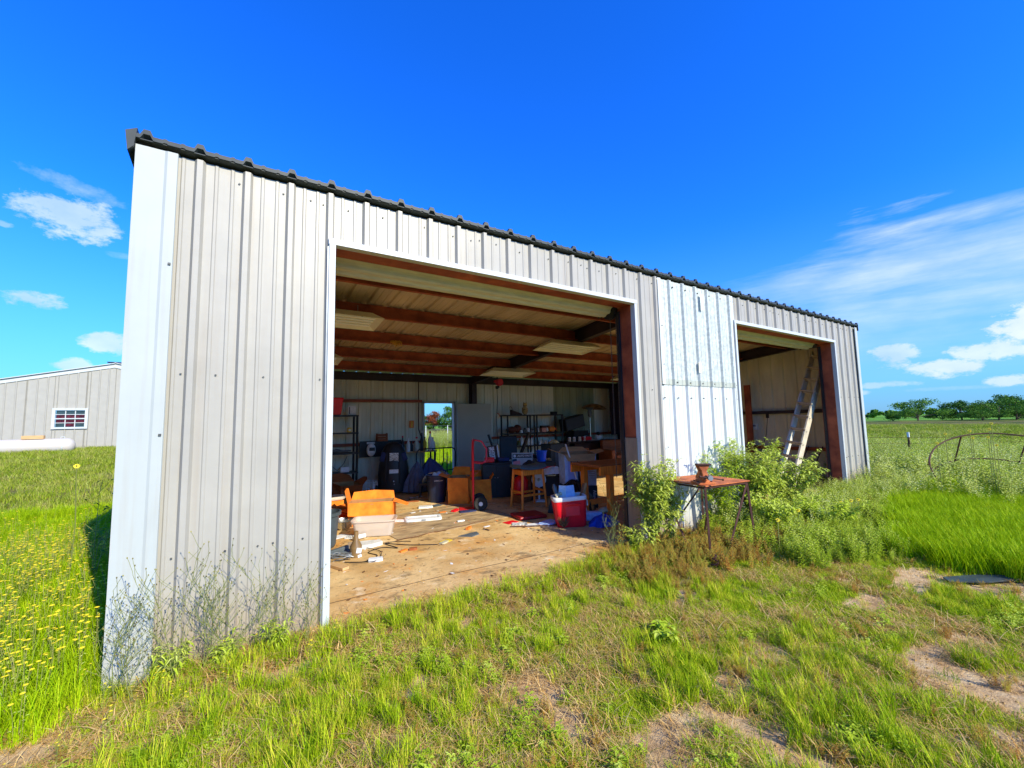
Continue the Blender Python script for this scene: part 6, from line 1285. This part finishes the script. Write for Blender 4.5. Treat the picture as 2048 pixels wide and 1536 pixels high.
bush('broad_weed', 'bright broad leaf weed in the open foreground turf', 'weed', 3.35, -1.60, .13, .10, 6, 26, .06, .03, LEAFY, 11)
x, y = rnd(6500, -.8, 8.5, -4.2, -.1); k = (RNG.random(6500) < ss(.50, .64, fbm(x, y, .45, 71))*.55) & inview(x, y) & free(x, y, .1); scatter('low_russet_weeds', 'russet_weed', x[k], y[k], .18+.30*RNG.random(k.sum()))
x, y = rnd(5000, -.8, 8.5, -4.2, -.1); b_ = bare(x, y); k = (RNG.random(5000) < .5*b_*(1.15-b_)) & inview(x, y) & free(x, y, .05); scatter('straw_litter', 'dry_straw', x[k], y[k], .35+.5*RNG.random(k.sum()), tilt=.9)
bush('thistle', 'dark leggy weed against the shaded lawn left of the corner trim', 'weed', -.62, 2.35, 1.05, .18, 3, 16, .07, .035, TREEL, 12)
for k, (x, y, h, l) in enumerate(((.60,-.20,.24,'leafy clump at the foot of the ribbed wall, middle one'),(.92,-.17,.26,'leafy clump at the foot of the ribbed wall nearest the doorway'),(.33,-.16,.30,'leafy clump beside the white corner trim'))):
    bush('wall_weed', l, 'weed', x, y, h, .10, 9, 30, .06, .010, LEAFY, 20+k)
# thin branching weeds against the corner
def wiry(x, y, H, az_, seed, label, m=None, fl=True, cat='weed', z=None, spread=.55):
    rn = random.Random(seed); z0 = float(hgt(x, y)) if z is None else z; t = thing('wiry_weed', label, cat, (x, y, z0), 0, 'wiry branching weeds'); mb = MB(); fb = MB(); Q = []; T = []
    def grow(p, d, L, r, lv):
        n = 4; pts = [p]
        for k in range(n):
            d = (d+Vector((rn.uniform(-.22,.22), rn.uniform(-.16,.16), rn.uniform(-.05,.2)))).normalized(); pts.append(pts[-1]+d*L/n)
        mb.tube(pts, [max(.0011, r*(1-.14*k)) for k in range(n+1)], 4, False)
        if lv < 2:
            for k in range(1, n+1):
                for _ in range(2 if lv == 0 else 1):
                    a = rn.random()*6.28; dd = (d*.55+Vector((math.cos(a)*spread*1.3, math.sin(a)*spread*.6, .25))).normalized(); grow(pts[k], dd, L*(.42 if lv == 0 else .45), r*.6, lv+1)
            for k in range(int(5/(lv+1))):
                a = rn.random()*6.28; c = pts[rn.randint(0, 2)].lerp(pts[rn.randint(1, 3)], rn.random())
                for f in leafq(c, (math.cos(a), math.sin(a)*.5, .5), .045, .004, rn): Q.append(f); T.append(rn.random())
        else: fb.ball(tuple(pts[-1]), .0042, 5, (1,1,1.4))
    for s in range(2 if H > .35 else 1):
        grow(Vector((0,0,0)), Vector((math.sin(az_)*.6+rn.uniform(-.1,.1), rn.uniform(-.1,.05), 1)).normalized(), H*(1-.2*s), .0028, 0)
    mb.build('stem', MATS['weed_stem'], t)
    if fl: fb.build('bud', MATS['bud'], t, kind='stuff')
    if Q: leafmesh('foliage', Q, T, m or MATS['weed_stem'], t)
    return t
mat('bud', (.16,.13,.05), .8, 0, .5, 3, col2=(.45,.40,.08), c2=.62)
for k, (x, y, h, a, l) in enumerate(((.06,-.20,.52,.15,'wiry weed in front of the white corner trim'),(.16,-.26,.46,-.35,'wiry weed leaning left over the corner trim'),(.36,-.22,.60,-.30,'tallish wiry weed just right of the corner trim'),(.50,-.20,.48,.30,'wiry weed in front of the second wall rib'),(.66,-.22,.60,-.50,'long wiry weed leaning left across the ribbed wall'),(.82,-.20,.72,-.45,'tallest wiry weed on the ribbed wall'),(.96,-.19,.50,-.10,'wiry weed right of the tallest one'),(1.10,-.20,.42,.20,'short wiry weed nearest the doorway trim'),(4.45,-.02,.44,.15,'forked pale weed standing before the cooler'),(5.0,.35,.55,.3,'dry reddish twig weed beside the tan jamb board'),(12.25,-.28,.75,.1,'wiry weed in front of the far corner trim, left one'),(12.45,-.35,.8,-.1,'wiry weed in front of the far corner trim, right one'))):
    wiry(x, y, h, a, 40+k, l)
for k, (x, y, h, l) in enumerate(((4.62,-.02,.40,'reddish seed stalk against the cooler, left one'),(4.74,-.02,.36,'reddish seed stalk against the cooler, middle one'),(4.86,-.03,.40,'reddish seed stalk against the cooler, right one'))):
    bush('seed_stalk', l, 'weed', x, y, h, .05, 3, 40, .022, .010, GR_RUSTY, 60+k, low=.5)
# sunflowers standing up over the right weeds
def sunflower(x, y, h, label, s=.045):
    t = thing('wild_sunflower', label, 'flower', (x, y, float(hgt(x, y)))); MB().tube([(0,0,0),(.02,.01,h*.5),(0,0,h)],.005,4).build('stem', MATS['weed_stem'], t)
    mb = MB(); c = Vector((0,0,h)); fw = (CAM-Vector((x,y,h))).normalized(); fw = (fw+Vector((0,0,.5))).normalized(); u = fw.orthogonal().normalized(); v = fw.cross(u)
    for k in range(10):
        a = k*.628; d = u*math.cos(a)+v*math.sin(a); e = u*math.cos(a+.3)+v*math.sin(a+.3); g_ = u*math.cos(a-.3)+v*math.sin(a-.3); mb.add([c, c+g_*s*.6, c+d*s, c+e*s*.6], [(0,1,2,3)])
    mb.build('petal', FLOW, t, kind='stuff'); MB().ball(tuple(c+fw*.006), s*.28, 8).build('disc', BARK, t)
for k, (px, py, hh, l) in enumerate(((11.97,-2.04,1.47,'highest yellow sunflower on the skyline of the field'),(11.9,-2.02,1.37,'sunflower just under the highest one'),(11.65,-1.82,1.33,'sunflower left of the hay ring top'),(11.93,-1.99,1.23,'sunflower touching the hay ring top'),(12.06,-2.06,1.08,'sunflower in front of the hay ring'),(11.16,-1.49,1.12,'leftmost sunflower in the rank weeds'),(11.28,-1.58,1.28,'sunflower over the left end of the hay ring'),(11.69,-1.84,1.21,'sunflower on the rim of the hay ring'))):
    sunflower(px, py, hh, l, .030)
sunflower(-.84, 2.57, 1.27, 'single large yellow flower before the white tank', .03)
for k, (px, py, l) in enumerate(((6.85,-1.05,'yellow flower low in the weeds right of the table'),(7.9,-1.15,'yellow flower low among the pale weeds'),(8.2,-1.25,'cluster flower at the right of the pale weeds'),(8.1,-1.20,'second flower of the right cluster'),(6.1,-1.15,'yellow flower under the table'))): sunflower(px, py, .42, l, .028)

# ------------------------------------------------------------ trees
def tree(label, x, y, H, Wd, seed, m=TREEL, trunk=.25, low=.08, group='trees along the far side of the field', name='field_tree', n=4200, blobs=22, leaf=None):
    rn = np.random.default_rng(seed); z0 = float(hgt(x, y)); t = thing(name, label, 'tree', (x, y, z0), 0, group); mb = MB()
    mb.tube([(0,0,-.3),(.05*H*.3,0,H*trunk),(.0,.0,H*.6)],[H*.035,H*.028,H*.012],7)
    B = []
    for k in range(blobs):
        a = rn.random()*6.283; r = Wd*.5*math.sqrt(rn.random())*.9; zz = H*(low+.13+(.92-low-.22)*rn.random()**1.15); f = 1-max(0, zz/H-.35)*.95; B.append((r*f*math.cos(a), r*f*math.sin(a), zz, H*(.13+.10*rn.random())))
        if k % 2 == 0: mb.tube([(0,0,H*(trunk*.6+.1*rn.random())), (B[-1][0]*.5,B[-1][1]*.5,B[-1][2]*.75), (B[-1][0],B[-1][1],B[-1][2])],[H*.014,H*.009,H*.004],4)
    mb.build('trunk', BARK, t); ls = leaf or H*.024; Q = []; T = []
    per = n//blobs
    for bx, by, bz, br_ in B:
        rx = br_*(1.0+.5*Wd/H*.5); v = rn.normal(size=(per,3)); v /= np.linalg.norm(v,axis=1)[:,None]; rad = rn.random(per)**.4; c = v*rad[:,None]*np.array([rx,rx,br_*.8])+np.array([bx,by,bz])
        c[:,2] = np.maximum(c[:,2], H*low*(.6+.4*rn.random(per))); d1 = rn.normal(size=(per,3)); d1 /= np.linalg.norm(d1,axis=1)[:,None]; d2 = np.cross(d1, v+.3*rn.normal(size=(per,3))); d2 /= np.linalg.norm(d2,axis=1)[:,None]+1e-6
        s = ls*(.6+.9*rn.random(per))[:,None]; Q.append(np.stack([c-d1*s, c-d2*s*.7, c+d1*s, c+d2*s*.7],1)); T.append(np.clip(.25+.35*rn.random(per)+.25*rn.random(), 0, 1))
    leafmesh('crown', np.concatenate(Q), np.concatenate(T), m, t); return t
TR = [((122.7,25.6),4.9,11.5,'rounded dark tree, left one of the two big field trees'),((131,20.6),4.7,8.5,'round tree standing alone in the middle of the right field'),((124,14.3),4.4,12.5,'wide bright tree near the right edge'),((133,13.2),6.2,12,'tall tree at the very right edge behind the wide one'),((118,28.6),1.9,2.6,'tiny bush left of the big rounded tree'),((128,23.0),2.8,6,'low scrubby tree between the two big field trees'),((129,17.3),3.6,6,'mid green tree right of the lone round one'),((119,15.6),2.8,7.5,'dark low thicket in front of the wide bright tree'),((121,11.7),3.0,6,'small pale tree at the right edge'),((137,11.0),5.6,12,'farther tree beyond the right edge')]
for k, ((x, y), H, Wd, l) in enumerate(TR): tree(l, x, y, H, Wd, 100+k, low=.04, trunk=.12)
for k in range(12):
    tree('dark tree of the distant tree line', 196+6*math.sin(k*3)+k*1.5, 64-k*6.2, (3.4 if k < 8 else 6.0)+1.0*math.sin(k*1.7), 15, 140+k, low=.0, trunk=.1, n=900, blobs=9, leaf=.45, group='distant tree line', name='distant_tree')
tree('green tree seen through the back door, right one', 38.2, 79.5, 5.6, 7.0, 160, group='trees through the back door', low=.03, trunk=.1)
tree('reddish tree seen through the back door', 35.2, 82.5, 4.4, 3.2, 161, m=TREER, group='trees through the back door', low=.05, trunk=.1)
tree('small green tree at the left in the back door view', 33.3, 83.5, 3.4, 4.5, 162, group='trees through the back door', low=.02, trunk=.1)
tree('green tree partly hidden by the door leaf', 42.5, 78.5, 6.0, 7, 163, group='trees through the back door', low=.03, trunk=.1)
fb_ = thing('back_fence', 'post fence crossing the field seen through the back door', 'fence', (12,26,0)); d_ = Vector((.9,-.43,0)).normalized()
for k in range(-6,8): q = d_*k*1.6; box('post', PAPER, fb_, (q.x,q.y,.98), (.035,.035,1.1), bev=0)
for zz in (1.5,1.2,.9): MB().tube([d_*s+Vector((0,0,zz)) for s in np.arange(-10,12,1.0)], .006, 4).build('wire', GREY, fb_)
variants('pebble', lambda r, k: leafmesh('pebble', [[(math.cos(a)*.009, math.sin(a)*.007, 0), (math.cos(a+1.26)*.009, math.sin(a+1.26)*.007, 0), (math.cos(a+1.26)*.005, math.sin(a+1.26)*.004, .006), (math.cos(a)*.005, math.sin(a)*.004, .006)] for a in [j*1.2566 for j in range(5)]]+[[(.005,0,.006),(.0015,.004,.007),(-.004,.002,.006),(-.004,-.003,.006)]], r.random(6), GR_DRY, link=False), 4)
x, y = rnd(9000, -.8, 8.2, -4.3, -.1); b_ = bare(x, y); k = (RNG.random(9000) < b_*.9) & inview(x, y) & free(x, y, .03); scatter('pebbles', 'pebble', x[k], y[k], .4+1.2*RNG.random(k.sum())**2)
